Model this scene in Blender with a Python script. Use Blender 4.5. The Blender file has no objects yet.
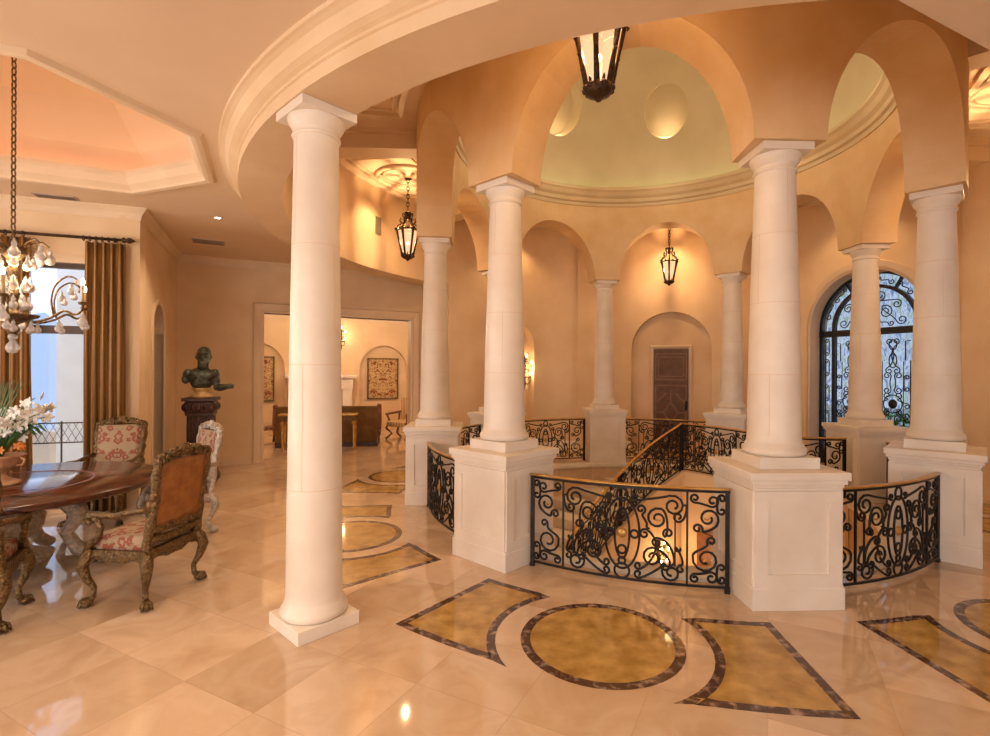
import bpy, bmesh, math, random
from mathutils import Vector, Matrix, noise
PI = math.pi
R = math.radians
sc = bpy.context.scene
col = sc.collection
random.seed(7)

# ------------------------------------------------------------------ camera
cam_d = bpy.data.cameras.new('camera')
cam = bpy.data.objects.new('camera', cam_d)
col.objects.link(cam)
cam.location = (0, 0, 1.8)
cam.rotation_euler = (PI/2, -0.005, 0)
cam_d.sensor_width = 36
cam_d.lens = 514/990*36
cam_d.shift_x = -12/990
cam_d.shift_y = 3/990
cam_d.clip_start = .05
cam_d.clip_end = 600
sc.camera = cam

# ------------------------------------------------------------------ world, exposure
sc.view_settings.view_transform = 'Standard'
sc.view_settings.look = 'None'
sc.view_settings.gamma = 1
sc.view_settings.use_curve_mapping = False
sc.view_settings.exposure = 0.26
sc.cycles.max_bounces = 7
sc.cycles.diffuse_bounces = 4
sc.cycles.glossy_bounces = 4
sc.cycles.transmission_bounces = 6
sc.cycles.transparent_max_bounces = 8
sc.cycles.caustics_reflective = False
sc.cycles.caustics_refractive = False
sc.cycles.sample_clamp_indirect = 4
sc.cycles.use_denoising = True
w = bpy.data.worlds.new('sky'); sc.world = w; w.use_nodes = True
nt = w.node_tree
bg = nt.nodes['Background']
tcw = nt.nodes.new('ShaderNodeTexCoord'); sepw = nt.nodes.new('ShaderNodeSeparateXYZ')
rw = nt.nodes.new('ShaderNodeValToRGB')
rw.color_ramp.elements[0].position = .45; rw.color_ramp.elements[0].color = (.86, .91, 1, 1)
rw.color_ramp.elements[1].position = .85; rw.color_ramp.elements[1].color = (.35, .55, .95, 1)
mw = nt.nodes.new('ShaderNodeMapRange')
nt.links.new(tcw.outputs['Generated'], sepw.inputs[0])
mw.inputs[1].default_value = -1; mw.inputs[2].default_value = 1
nt.links.new(sepw.outputs[2], mw.inputs[0]); nt.links.new(mw.outputs[0], rw.inputs[0])
nt.links.new(rw.outputs[0], bg.inputs[0]); bg.inputs[1].default_value = 1.6

def lamp(kind, name, loc, energy, color, size=.1, rot=(0, 0, 0), size_y=None, spot=None, parent=None):
    d = bpy.data.lights.new(name, kind); d.energy = energy; d.color = color
    if kind == 'AREA':
        d.size = size
        if size_y: d.shape = 'RECTANGLE'; d.size_y = size_y
    else: d.shadow_soft_size = size
    if spot: d.spot_size = spot; d.spot_blend = .7
    o = bpy.data.objects.new(name, d); col.objects.link(o); o.location = loc; o.rotation_euler = rot
    if parent: o.parent = parent
    return o
WARM = (1, .62, .30); DAY = (1, .93, .86); WARM2 = (1, .74, .48)
# daylight through the windows behind the camera and at the left
_s = lamp('SUN', 'sun', (0, -10, 20), 2.2, (1, .96, .90), .02, (R(32), 0, R(-8)))
_s.data.angle = R(1)
lamp('AREA', 'daylight_back', (-3.6, -3.85, 2.0), 175, DAY, 3.4, (R(66), 0, 0), 2.8)
lamp('AREA', 'daylight_back', (3.2, -3.85, 2.0), 45, DAY, 3.4, (R(66), 0, 0), 2.8)
lamp('AREA', 'daylight_left', (-9.3, 1.5, 1.9), 150, DAY, 3.4, (R(68), 0, R(-90)), 2.8)

# ------------------------------------------------------------------ layout constants
CX, CY, TH = 2.087, 7.333, .0363
RC = 3.10          # ring of the eight columns
SPR = 3.62         # springing height
B0 = TH + PI/8     # first bay (towards camera right)
def P(r, a, u=0.0):
    return (CX + r*math.sin(a) + u*math.cos(a), CY - r*math.cos(a) + u*math.sin(a))

# ------------------------------------------------------------------ materials
MATS = {}
def new_mat(name):
    m = bpy.data.materials.new(name); m.use_nodes = True
    MATS[name] = m
    return m, m.node_tree, m.node_tree.nodes['Principled BSDF']
def ramp(nt, stops):
    r = nt.nodes.new('ShaderNodeValToRGB'); e = r.color_ramp.elements
    e[0].position, e[0].color = stops[0][0], (*stops[0][1], 1)
    e[1].position, e[1].color = stops[-1][0], (*stops[-1][1], 1)
    for p, c in stops[1:-1]:
        n = e.new(p); n.color = (*c, 1)
    return r
def pos_node(nt, scale=(1, 1, 1), rot=(0, 0, 0), kind='Object'):
    tc = nt.nodes.new('ShaderNodeTexCoord'); mp = nt.nodes.new('ShaderNodeMapping')
    mp.inputs['Scale'].default_value = scale; mp.inputs['Rotation'].default_value = rot
    nt.links.new(tc.outputs[kind], mp.inputs[0]); return mp
def mottled(name, c1, c2, scale=3, rough=.6, metal=0, bump=0, bscale=None, detail=5, lo=.35, hi=.68, spec=.5, coat=0):
    m, nt, b = new_mat(name)
    mp = pos_node(nt)
    n = nt.nodes.new('ShaderNodeTexNoise'); n.inputs['Scale'].default_value = scale; n.inputs['Detail'].default_value = detail
    nt.links.new(mp.outputs[0], n.inputs['Vector'])
    r = ramp(nt, [(lo, c1), (hi, c2)])
    nt.links.new(n.outputs['Fac'], r.inputs[0]); nt.links.new(r.outputs[0], b.inputs['Base Color'])
    b.inputs['Roughness'].default_value = rough; b.inputs['Metallic'].default_value = metal
    b.inputs['Specular IOR Level'].default_value = spec
    b.inputs['Coat Weight'].default_value = coat; b.inputs['Coat Roughness'].default_value = .08
    if bump:
        n2 = nt.nodes.new('ShaderNodeTexNoise'); n2.inputs['Scale'].default_value = bscale or scale*4
        n2.inputs['Detail'].default_value = 4
        nt.links.new(mp.outputs[0], n2.inputs['Vector'])
        bp = nt.nodes.new('ShaderNodeBump'); bp.inputs['Strength'].default_value = bump; bp.inputs['Distance'].default_value = .02
        nt.links.new(n2.outputs['Fac'], bp.inputs['Height']); nt.links.new(bp.outputs[0], b.inputs['Normal'])
    return m
def emit(name, c, s):
    m, nt, b = new_mat(name)
    b.inputs['Base Color'].default_value = (*c, 1); b.inputs['Emission Color'].default_value = (*c, 1)
    b.inputs['Emission Strength'].default_value = s
    return m

PLASTER = mottled('plaster', (.74, .54, .33), (.82, .63, .42), 1.6, .75, bump=.05, bscale=30)
PLASTER_LAMPLIT = mottled('plaster_lamplit', (.72, .47, .23), (.80, .57, .33), 2.2, .6, bump=.05, bscale=25)  # plaster with the drum's warm lamplight put into its colour
CEIL = mottled('ceiling_plaster', (.75, .57, .40), (.79, .62, .45), 1.2, .8)
DOME = mottled('dome_plaster', (.68, .57, .39), (.75, .64, .46), 1.4, .8)
TRIM = mottled('trim_paint', (.73, .56, .38), (.79, .62, .44), 2, .5)
STONE = mottled('limestone', (.78, .68, .57), (.88, .80, .70), 2.5, .42, bump=.06, bscale=40, detail=8)
CORNICE = mottled('cornice_paint', (.60, .46, .27), (.68, .53, .33), 2, .6)
IRON = mottled('wrought_iron', (.012, .011, .012), (.03, .026, .024), 20, .38, .6, bump=.1, bscale=60)
BRONZE = mottled('dark_bronze', (.03, .016, .009), (.09, .05, .025), 25, .4, .7, bump=.3, bscale=60)
BRASS = mottled('antique_brass', (.50, .28, .07), (.72, .44, .14), 8, .28, .7)
GILT = mottled('gilt_carved_wood', (.07, .038, .014), (.27, .17, .065), 55, .34, .6, bump=1, bscale=38, lo=.34, hi=.70)
SILVER = mottled('silver_gilt_wood', (.40, .33, .26), (.66, .58, .48), 30, .36, .45, bump=1, bscale=38, lo=.36, hi=.66)
LEATHER = mottled('tan_leather', (.24, .085, .02), (.37, .15, .035), 14, .45, bump=.1)
DARKWOOD = mottled('dark_carved_wood', (.035, .014, .008), (.09, .035, .02), 18, .4, bump=.4, bscale=40)
DOORWOOD = mottled('door_wood', (.12, .055, .028), (.18, .09, .045), 9, .5, bump=.3)
DOORWOOD_LIT = mottled('door_wood_highlit', (.21, .105, .05), (.27, .145, .075), 9, .45)  # lighter copy of the door wood; moulding highlights put into the colour
WALNUT = mottled('brown_door_wood', (.16, .05, .02), (.25, .09, .035), 6, .45)
VELVET = mottled('olive_gold_velvet', (.13, .065, .016), (.21, .115, .028), 5, .8)
PATINA = mottled('bronze_patina', (.055, .045, .03), (.16, .19, .15), 9, .5, .5, bump=.5, bscale=30, lo=.4, hi=.7)
OCHRE = mottled('ochre_stone', (.55, .33, .12), (.66, .42, .18), 12, .5)
TERRA = mottled('terracotta_urn', (.42, .20, .10), (.62, .36, .20), 12, .5, bump=.3)
LEAF = mottled('leaf_green', (.03, .10, .02), (.10, .24, .05), 8, .45)
SHRUB = mottled('garden_green', (.05, .16, .03), (.20, .42, .10), 3, .8)
PETAL = mottled('orchid_white', (.85, .84, .78), (.95, .94, .90), 9, .6)
ORANGE = mottled('orange_bloom', (.75, .22, .04), (.85, .35, .08), 9, .6)
DARKMARBLE = mottled('emperador_marble', (.075, .035, .022), (.42, .29, .22), 16, .08, detail=10, lo=.50, hi=.70)
GOLDMARBLE = mottled('yellow_marble', (.34, .19, .045), (.58, .36, .11), 7, .08, detail=10)
VENT = mottled('vent_metal', (.42, .33, .25), (.50, .40, .31), 4, .6)
VENTDARK = mottled('vent_slot', (.16, .12, .09), (.20, .15, .11), 4, .8)
BLACKFRAME = mottled('black_window_frame', (.008, .008, .01), (.02, .02, .022), 8, .35)
BROWNFRAME = mottled('bronze_window_frame', (.06, .035, .02), (.09, .055, .035), 8, .4)
STUCCO = mottled('white_stucco', (.80, .82, .80), (.88, .90, .88), 3, .8)
TERRACE = mottled('terrace_stone', (.52, .44, .34), (.62, .54, .42), 2, .8)
HILL = mottled('hazy_distant_hill', (.36, .42, .50), (.46, .52, .58), .03, .9)  # blue-grey air haze put into the hill colour
CANDLE = mottled('candle_tube', (.55, .38, .18), (.62, .45, .24), 5, .5)
m, nt, b = new_mat('lit_frosted_glass'); FROST = m
_e = nt.nodes.new('ShaderNodeEmission'); _e.inputs[0].default_value = (1, .50, .26, 1); _e.inputs[1].default_value = 1.25
_t = nt.nodes.new('ShaderNodeBsdfTransparent'); _x = nt.nodes.new('ShaderNodeMixShader'); _x.inputs[0].default_value = .45
nt.links.new(_e.outputs[0], _x.inputs[1]); nt.links.new(_t.outputs[0], _x.inputs[2]); nt.links.new(_x.outputs[0], nt.nodes['Material Output'].inputs[0])
BULB = emit('bulb', (1, .70, .38), 30)
COVE = emit('cove_strip', (1, .52, .30), 5)
COVE_G = emit('dome_cove_strip', (.75, 1, .32), 2.0)
SPOTLIT = emit('downlight_lens', (1, .85, .65), 12)

m, nt, b = new_mat('crystal'); CRYSTAL = m
b.inputs['Base Color'].default_value = (.93, .90, .88, 1); b.inputs['Roughness'].default_value = .06
b.inputs['Transmission Weight'].default_value = .55; b.inputs['IOR'].default_value = 1.5
m, nt, b = new_mat('window_glass'); GLASS = m
tr = nt.nodes.new('ShaderNodeBsdfTransparent'); gl = nt.nodes.new('ShaderNodeBsdfGlossy'); mx = nt.nodes.new('ShaderNodeMixShader')
gl.inputs['Roughness'].default_value = .02; mx.inputs[0].default_value = .06; tr.inputs[0].default_value = (.93, .96, 1, 1)
nt.links.new(tr.outputs[0], mx.inputs[1]); nt.links.new(gl.outputs[0], mx.inputs[2])
nt.links.new(mx.outputs[0], nt.nodes['Material Output'].inputs[0])

m, nt, b = new_mat('textured_window_glass'); GLASS2 = m
tr = nt.nodes.new('ShaderNodeBsdfTransparent'); gl = nt.nodes.new('ShaderNodeBsdfGlossy'); mx = nt.nodes.new('ShaderNodeMixShader')
mp = pos_node(nt, (1, 1, .35)); n = nt.nodes.new('ShaderNodeTexNoise'); n.inputs['Scale'].default_value = 9; n.inputs['Distortion'].default_value = 2
nt.links.new(mp.outputs[0], n.inputs['Vector'])
r = ramp(nt, [(.35, (.36, .42, .50)), (.5, (.60, .64, .70)), (.66, (.46, .52, .46))]); nt.links.new(n.outputs['Fac'], r.inputs[0]); nt.links.new(r.outputs[0], tr.inputs[0])
gl.inputs['Roughness'].default_value = .1; mx.inputs[0].default_value = .06
nt.links.new(tr.outputs[0], mx.inputs[1]); nt.links.new(gl.outputs[0], mx.inputs[2])
nt.links.new(mx.outputs[0], nt.nodes['Material Output'].inputs[0])

# marble tile floor
m, nt, b = new_mat('marble_tile_floor'); FLOOR = m
mp = pos_node(nt, (1/.6, 1/.6, 1), (0, 0, R(27)))
fl = nt.nodes.new('ShaderNodeVectorMath'); fl.operation = 'FLOOR'; nt.links.new(mp.outputs[0], fl.inputs[0])
wn = nt.nodes.new('ShaderNodeTexWhiteNoise'); wn.noise_dimensions = '2D'; nt.links.new(fl.outputs[0], wn.inputs['Vector'])
addv = nt.nodes.new('ShaderNodeVectorMath'); addv.operation = 'MULTIPLY_ADD'
addv.inputs[1].default_value = (9, 9, 9)
nt.links.new(wn.outputs['Color'], addv.inputs[0]); nt.links.new(mp.outputs[0], addv.inputs[2])
n1 = nt.nodes.new('ShaderNodeTexNoise'); n1.inputs['Scale'].default_value = 1.3; n1.inputs['Detail'].default_value = 8; n1.inputs['Distortion'].default_value = .55
nt.links.new(addv.outputs[0], n1.inputs['Vector'])
r1 = ramp(nt, [(.30, (.60, .41, .27)), (.42, (.69, .50, .34)), (.52, (.76, .57, .41)), (.60, (.72, .52, .36)), (.75, (.83, .66, .49))])
nt.links.new(n1.outputs['Fac'], r1.inputs[0])
r2 = ramp(nt, [(0, (.78, .75, .70)), (1, (1, 1, 1))]); nt.links.new(wn.outputs['Value'], r2.inputs[0])
mul = nt.nodes.new('ShaderNodeMix'); mul.data_type = 'RGBA'; mul.blend_type = 'MULTIPLY'; mul.inputs[0].default_value = 1
nt.links.new(r1.outputs[0], mul.inputs[6]); nt.links.new(r2.outputs[0], mul.inputs[7])
# thin grout
fr = nt.nodes.new('ShaderNodeVectorMath'); fr.operation = 'FRACTION'; nt.links.new(mp.outputs[0], fr.inputs[0])
sp = nt.nodes.new('ShaderNodeSeparateXYZ'); nt.links.new(fr.outputs[0], sp.inputs[0])
mn = nt.nodes.new('ShaderNodeMath'); mn.operation = 'MINIMUM'; nt.links.new(sp.outputs[0], mn.inputs[0]); nt.links.new(sp.outputs[1], mn.inputs[1])
lt = nt.nodes.new('ShaderNodeMath'); lt.operation = 'LESS_THAN'; lt.inputs[1].default_value = .008; nt.links.new(mn.outputs[0], lt.inputs[0])
sc1 = nt.nodes.new('ShaderNodeMath'); sc1.operation = 'MULTIPLY'; sc1.inputs[1].default_value = .45; nt.links.new(lt.outputs[0], sc1.inputs[0])
mg = nt.nodes.new('ShaderNodeMix'); mg.data_type = 'RGBA'; mg.inputs[7].default_value = (.42, .28, .18, 1)
nt.links.new(sc1.outputs[0], mg.inputs[0]); nt.links.new(mul.outputs[2], mg.inputs[6]); nt.links.new(mg.outputs[2], b.inputs['Base Color'])
b.inputs['Roughness'].default_value = .05; b.inputs['Specular IOR Level'].default_value = .9

# damask upholstery
def damask(name, red, cream, dark):
    m, nt, b = new_mat(name)
    tc = nt.nodes.new('ShaderNodeTexCoord'); sp = nt.nodes.new('ShaderNodeSeparateXYZ'); nt.links.new(tc.outputs['Object'], sp.inputs[0])
    ab = nt.nodes.new('ShaderNodeMath'); ab.operation = 'ABSOLUTE'; nt.links.new(sp.outputs[0], ab.inputs[0])
    cb = nt.nodes.new('ShaderNodeCombineXYZ'); nt.links.new(ab.outputs[0], cb.inputs[0]); nt.links.new(sp.outputs[2], cb.inputs[2]); nt.links.new(sp.outputs[1], cb.inputs[1])
    v = nt.nodes.new('ShaderNodeTexVoronoi'); v.inputs['Scale'].default_value = 13; nt.links.new(cb.outputs[0], v.inputs['Vector'])
    n = nt.nodes.new('ShaderNodeTexNoise'); n.inputs['Scale'].default_value = 12; n.inputs['Distortion'].default_value = 3.5; nt.links.new(cb.outputs[0], n.inputs['Vector'])
    ad = nt.nodes.new('ShaderNodeMath'); ad.operation = 'MULTIPLY_ADD'; ad.inputs[1].default_value = .7
    nt.links.new(n.outputs['Fac'], ad.inputs[0]); nt.links.new(v.outputs['Distance'], ad.inputs[2])
    r = ramp(nt, [(.48, cream), (.56, cream), (.58, dark), (.61, red), (.80, red), (.82, dark), (.85, cream), (.90, cream)])
    r.color_ramp.interpolation = 'LINEAR'
    nt.links.new(ad.outputs[0], r.inputs[0]); nt.links.new(r.outputs[0], b.inputs['Base Color'])
    b.inputs['Roughness'].default_value = .8
    return m
DAMASK = damask('red_cream_damask', (.32, .085, .05), (.40, .29, .19), (.12, .075, .05))

# striped curtain fabric
m, nt, b = new_mat('gold_curtain_fabric'); CURTAIN = m
mp = pos_node(nt)
wv = nt.nodes.new('ShaderNodeTexWave'); wv.inputs['Scale'].default_value = 11; wv.bands_direction = 'X'; wv.inputs['Distortion'].default_value = .4
nt.links.new(mp.outputs[0], wv.inputs['Vector'])
r = ramp(nt, [(.2, (.17, .075, .018)), (.8, (.38, .21, .065))]); nt.links.new(wv.outputs['Fac'], r.inputs[0]); nt.links.new(r.outputs[0], b.inputs['Base Color'])
b.inputs['Roughness'].default_value = .45

# polished table wood
m, nt, b = new_mat('polished_mahogany'); MAHOG = m
mp = pos_node(nt); n = nt.nodes.new('ShaderNodeTexNoise'); n.inputs['Scale'].default_value = 3; n.inputs['Detail'].default_value = 8; n.inputs['Distortion'].default_value = 2
nt.links.new(mp.outputs[0], n.inputs['Vector'])
r = ramp(nt, [(.35, (.045, .011, .005)), (.65, (.12, .033, .014))]); nt.links.new(n.outputs['Fac'], r.inputs[0]); nt.links.new(r.outputs[0], b.inputs['Base Color'])
b.inputs['Roughness'].default_value = .16; b.inputs['Coat Weight'].default_value = .6; b.inputs['Coat Roughness'].default_value = .12

# tapestry
m, nt, b = new_mat('tapestry_cloth'); TAPE = m
tc = nt.nodes.new('ShaderNodeTexCoord'); sp = nt.nodes.new('ShaderNodeSeparateXYZ'); nt.links.new(tc.outputs['Object'], sp.inputs[0])
ab = nt.nodes.new('ShaderNodeMath'); ab.operation = 'ABSOLUTE'; nt.links.new(sp.outputs[0], ab.inputs[0])
cb = nt.nodes.new('ShaderNodeCombineXYZ'); nt.links.new(ab.outputs[0], cb.inputs[0]); nt.links.new(sp.outputs[2], cb.inputs[2])
n = nt.nodes.new('ShaderNodeTexNoise'); n.inputs['Scale'].default_value = 9; n.inputs['Detail'].default_value = 4; n.inputs['Distortion'].default_value = 1.5
nt.links.new(cb.outputs[0], n.inputs['Vector'])
r = ramp(nt, [(.3, (.10, .03, .02)), (.42, (.32, .12, .05)), (.5, (.62, .48, .26)), (.58, (.55, .36, .15)), (.64, (.16, .16, .10)), (.75, (.66, .52, .30))])
nt.links.new(n.outputs['Fac'], r.inputs[0]); nt.links.new(r.outputs[0], b.inputs['Base Color']); b.inputs['Roughness'].default_value = .9
STRIPE = None
m, nt, b = new_mat('striped_silk'); STRIPE = m
mp = pos_node(nt); wv = nt.nodes.new('ShaderNodeTexWave'); wv.inputs['Scale'].default_value = 6
nt.links.new(mp.outputs[0], wv.inputs['Vector'])
r = ramp(nt, [(.4, (.35, .16, .04)), (.6, (.75, .60, .32))]); nt.links.new(wv.outputs['Fac'], r.inputs[0]); nt.links.new(r.outputs[0], b.inputs['Base Color'])

# ------------------------------------------------------------------ mesh helper
class MB:
    def __init__(s): s.v = []; s.f = []; s.sm = []
    def add(s, vs, fs, smooth=False):
        k = len(s.v); s.v += [tuple(v) for v in vs]
        for f in fs: s.f.append([i+k for i in f]); s.sm.append(smooth)
        return s
    def box(s, c, d, rz=0, taper=1.0, bev=0.0):
        x, y, z = d[0]/2, d[1]/2, d[2]/2
        if bev:
            bm = bmesh.new(); bmesh.ops.create_cube(bm, size=1)
            for v in bm.verts: v.co = Vector((v.co.x*d[0], v.co.y*d[1], v.co.z*d[2]))
            bmesh.ops.bevel(bm, geom=list(bm.edges), offset=bev, segments=3, profile=.6, affect='EDGES')
            M = Matrix.Rotation(rz, 3, 'Z'); C = Vector(c)
            bm.verts.index_update()
            s.add([M @ v.co + C for v in bm.verts], [[v.index for v in f.verts] for f in bm.faces], True)
            bm.free(); return s
        cr, sr = math.cos(rz), math.sin(rz); vs = []
        for k, (sz, t) in enumerate(((-1, 1), (1, taper))):
            for sx, sy in ((-1, -1), (1, -1), (1, 1), (-1, 1)):
                a, b_ = sx*x*t, sy*y*t
                vs.append((c[0]+a*cr-b_*sr, c[1]+a*sr+b_*cr, c[2]+sz*z))
        return s.add(vs, [(3, 2, 1, 0), (4, 5, 6, 7), (0, 1, 5, 4), (1, 2, 6, 5), (2, 3, 7, 6), (3, 0, 4, 7)])
    def lathe(s, prof, c=(0, 0, 0), n=24, a0=0, a1=2*PI, sx=1, sy=1, M=None, smooth=True, close=False):
        full = abs(a1-a0-2*PI) < 1e-6
        k = n if full else n+1; m_ = len(prof); vs = []
        for i in range(k):
            a = a0+(a1-a0)*i/n
            for (r, z) in prof:
                p = Vector((r*math.sin(a)*sx, -r*math.cos(a)*sy, z))
                if M is not None: p = M @ p
                vs.append((p.x+c[0], p.y+c[1], p.z+c[2]))
        fs = []
        mm = m_ if close else m_-1
        for i in range(n):
            j = (i+1) % k
            for q in range(mm):
                q2 = (q+1) % m_
                fs.append((i*m_+q, j*m_+q, j*m_+q2, i*m_+q2))
        s.add(vs, fs, smooth)
        if not full and close:
            base = len(s.v)-k*m_
            s.f.append([base+q for q in range(m_)][::-1]); s.sm.append(False)
            s.f.append([base+(k-1)*m_+q for q in range(m_)]); s.sm.append(False)
        return s
    def tube(s, pts, r, n=6, closed=False, cap=True, flat=1.0):
        pts = [Vector(p) for p in pts]; N = len(pts)
        if N < 2: return s
        rr = r if isinstance(r, (list, tuple)) else [r]*N
        vs = []; up = None
        for i, p in enumerate(pts):
            if closed: t = pts[(i+1) % N]-pts[i-1]
            else: t = pts[min(i+1, N-1)]-pts[max(i-1, 0)]
            if t.length < 1e-9: t = Vector((0, 0, 1))
            t.normalize()
            if up is None:
                up = Vector((0, 0, 1)) if abs(t.z) < .9 else Vector((1, 0, 0))
            up = (up-t*up.dot(t))
            if up.length < 1e-6: up = t.orthogonal()
            up.normalize(); sd = t.cross(up)
            for k in range(n):
                a = 2*PI*(k+.5)/n
                vs.append(p+(up*math.cos(a)*flat+sd*math.sin(a))*rr[i])
        fs = []
        for i in range(N if closed else N-1):
            j = (i+1) % N
            for k in range(n):
                k2 = (k+1) % n; fs.append((i*n+k, i*n+k2, j*n+k2, j*n+k))
        if cap and not closed:
            fs.append(list(range(n))[::-1]); fs.append([(N-1)*n+k for k in range(n)])
        return s.add(vs, fs, n > 4)
    def ball(s, c, r, seg=12, rings=8, M=None):
        if not isinstance(r, (list, tuple)): r = (r, r, r)
        vs = []; fs = []
        for i in range(rings+1):
            th = PI*i/rings
            for k in range(seg):
                a = 2*PI*k/seg
                p = Vector((r[0]*math.sin(th)*math.cos(a), r[1]*math.sin(th)*math.sin(a), r[2]*math.cos(th)))
                if M is not None: p = M @ p
                vs.append((p.x+c[0], p.y+c[1], p.z+c[2]))
        for i in range(rings):
            for k in range(seg):
                k2 = (k+1) % seg
                fs.append((i*seg+k, (i+1)*seg+k, (i+1)*seg+k2, i*seg+k2))
        return s.add(vs, fs, True)
    def prism(s, poly, z0, z1):   # convex or simple polygon in xy
        n = len(poly)
        vs = [(x, y, z0) for x, y in poly]+[(x, y, z1) for x, y in poly]
        fs = [list(range(n))[::-1], list(range(n, 2*n))]
        for i in range(n):
            j = (i+1) % n; fs.append((i, j, n+j, n+i))
        return s.add(vs, fs)
    def build(s, name, mat, parent=None, loc=(0, 0, 0), rz=0, bevel=0, rot=None, merge=True):
        me = bpy.data.meshes.new(name); me.from_pydata(s.v, [], s.f); me.update()
        me.polygons.foreach_set('use_smooth', s.sm)
        if merge:
            bm = bmesh.new(); bm.from_mesh(me); bmesh.ops.remove_doubles(bm, verts=bm.verts, dist=1e-5)
            bmesh.ops.recalc_face_normals(bm, faces=bm.faces); bm.to_mesh(me); bm.free()
        me.materials.append(mat)
        o = bpy.data.objects.new(name, me); col.objects.link(o)
        o.location = loc; o.rotation_euler = rot or (0, 0, rz)
        if parent: o.parent = parent
        if bevel:
            md = o.modifiers.new('bevel', 'BEVEL'); md.width = bevel; md.segments = 2; md.limit_method = 'ANGLE'
        return o
def empty(name, loc=(0, 0, 0), rz=0, label=None, cat=None, group=None):
    o = bpy.data.objects.new(name, None); o.empty_display_size = .1; col.objects.link(o)
    o.location = loc; o.rotation_euler = (0, 0, rz)
    if label: tag(o, label, cat, group)
    return o
def tag(o, label, cat, group=None):
    o['label'] = label; o['category'] = cat
    if group: o['group'] = group
    return o
def struct(o): o['kind'] = 'structure'; return o
def part(o, label=None):
    if label: o['label'] = label
    return o
def copy_tree(o, parent=None):
    c = o.copy(); col.objects.link(c); c.parent = parent
    for ch in list(o.children): copy_tree(ch, c)
    return c
def poly_slab(name, outer, holes, z0, z1, mat):
    bm = bmesh.new(); edges = []
    for loop in [outer]+holes:
        vs = [bm.verts.new((x, y, z0)) for x, y in loop]
        for i in range(len(vs)): edges.append(bm.edges.new((vs[i], vs[(i+1) % len(vs)])))
    bmesh.ops.triangle_fill(bm, use_beauty=True, edges=edges)
    ret = bmesh.ops.extrude_face_region(bm, geom=list(bm.faces))
    for v in [g for g in ret['geom'] if isinstance(g, bmesh.types.BMVert)]: v.co.z = z1
    bmesh.ops.recalc_face_normals(bm, faces=bm.faces)
    me = bpy.data.meshes.new(name); bm.to_mesh(me); bm.free(); me.materials.append(mat)
    o = bpy.data.objects.new(name, me); col.objects.link(o); return o
def cut(o, cutters):
    objs = []
    for c in cutters:
        k = c.build('cutter', MATS['plaster']); objs.append(k)
        md = o.modifiers.new('b', 'BOOLEAN'); md.operation = 'DIFFERENCE'; md.object = k; md.solver = 'EXACT'
    dg = bpy.context.evaluated_depsgraph_get(); dg.update()
    me = bpy.data.meshes.new_from_object(o.evaluated_get(dg))
    o.modifiers.clear(); o.data = me
    for k in objs: bpy.data.objects.remove(k, do_unlink=True)
    return o
def circle(r, n=96, c=(CX, CY)): return [(c[0]+r*math.sin(2*PI*i/n), c[1]-r*math.cos(2*PI*i/n)) for i in range(n)]
def arch_pts(hw, zs, z0=0.0, rise=None, n=20):
    rise = rise or hw
    pts = [(-hw, z0)]+[(hw, z0)]
    return pts+[(hw*math.cos(PI*i/n), zs+rise*math.sin(PI*i/n)) for i in range(n+1)]
def arch_cutter(hw, zs, place, d0, d1, z0=0.0, rise=None):
    """place(u, d) -> (x, y); prism of an arch outline between depths d0 and d1"""
    pts = arch_pts(hw, zs, z0, rise); n = len(pts); b = MB()
    vs = [(*place(u, d0), z) for u, z in pts]+[(*place(u, d1), z) for u, z in pts]
    fs = [list(range(n)), list(range(n, 2*n))[::-1]]
    for i in range(n):
        j = (i+1) % n; fs.append((i, n+i, n+j, j))
    return b.add(vs, fs)
def strip(path, prof, place, closed=False):
    """sweep profile [(off_out, off_depth)] along outline path [(u,z)] in a wall plane"""
    b = MB(); N = len(path); m_ = len(prof); vs = []; fs = []
    for i, (u, z) in enumerate(path):
        a = path[i-1] if (i > 0 or closed) else path[0]
        c = path[(i+1) % N] if (i < N-1 or closed) else path[-1]
        d1 = Vector((u-a[0], z-a[1])); d2 = Vector((c[0]-u, c[1]-z))
        if d1.length < 1e-9: d1 = d2
        if d2.length < 1e-9: d2 = d1
        d1.normalize(); d2.normalize()
        n1 = Vector((d1.y, -d1.x)); n2 = Vector((d2.y, -d2.x)); nn = (n1+n2)
        nn = nn/max(nn.length_squared, 1e-6)*2
        for (o_, d) in prof:
            x, y = place(u+nn.x*o_, d); vs.append((x, y, z+nn.y*o_))
    for i in range(N if closed else N-1):
        j = (i+1) % N
        for q in range(m_):
            q2 = (q+1) % m_; fs.append((i*m_+q, j*m_+q, j*m_+q2, i*m_+q2))
    b.add(vs, fs)
    if not closed:
        b.add(vs[:m_], [list(range(m_))]); b.add(vs[-m_:], [list(range(m_))[::-1]])
    return b
def plane_place(o, d):
    """o origin (x,y), d unit direction; depth is positive into the room (to the right-hand side of d)"""
    nx, ny = d[1], -d[0]
    return lambda u, q: (o[0]+d[0]*u+nx*q, o[1]+d[1]*u+ny*q)

# ================================================================== STRUCTURE
FZ = 3.88
WELL = 2.65
floor = struct(poly_slab('floor', [(-14, -4.2), (10, -4.2), (10, 20), (-14, 20)], [circle(WELL)], -.3, 0, FLOOR))
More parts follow.
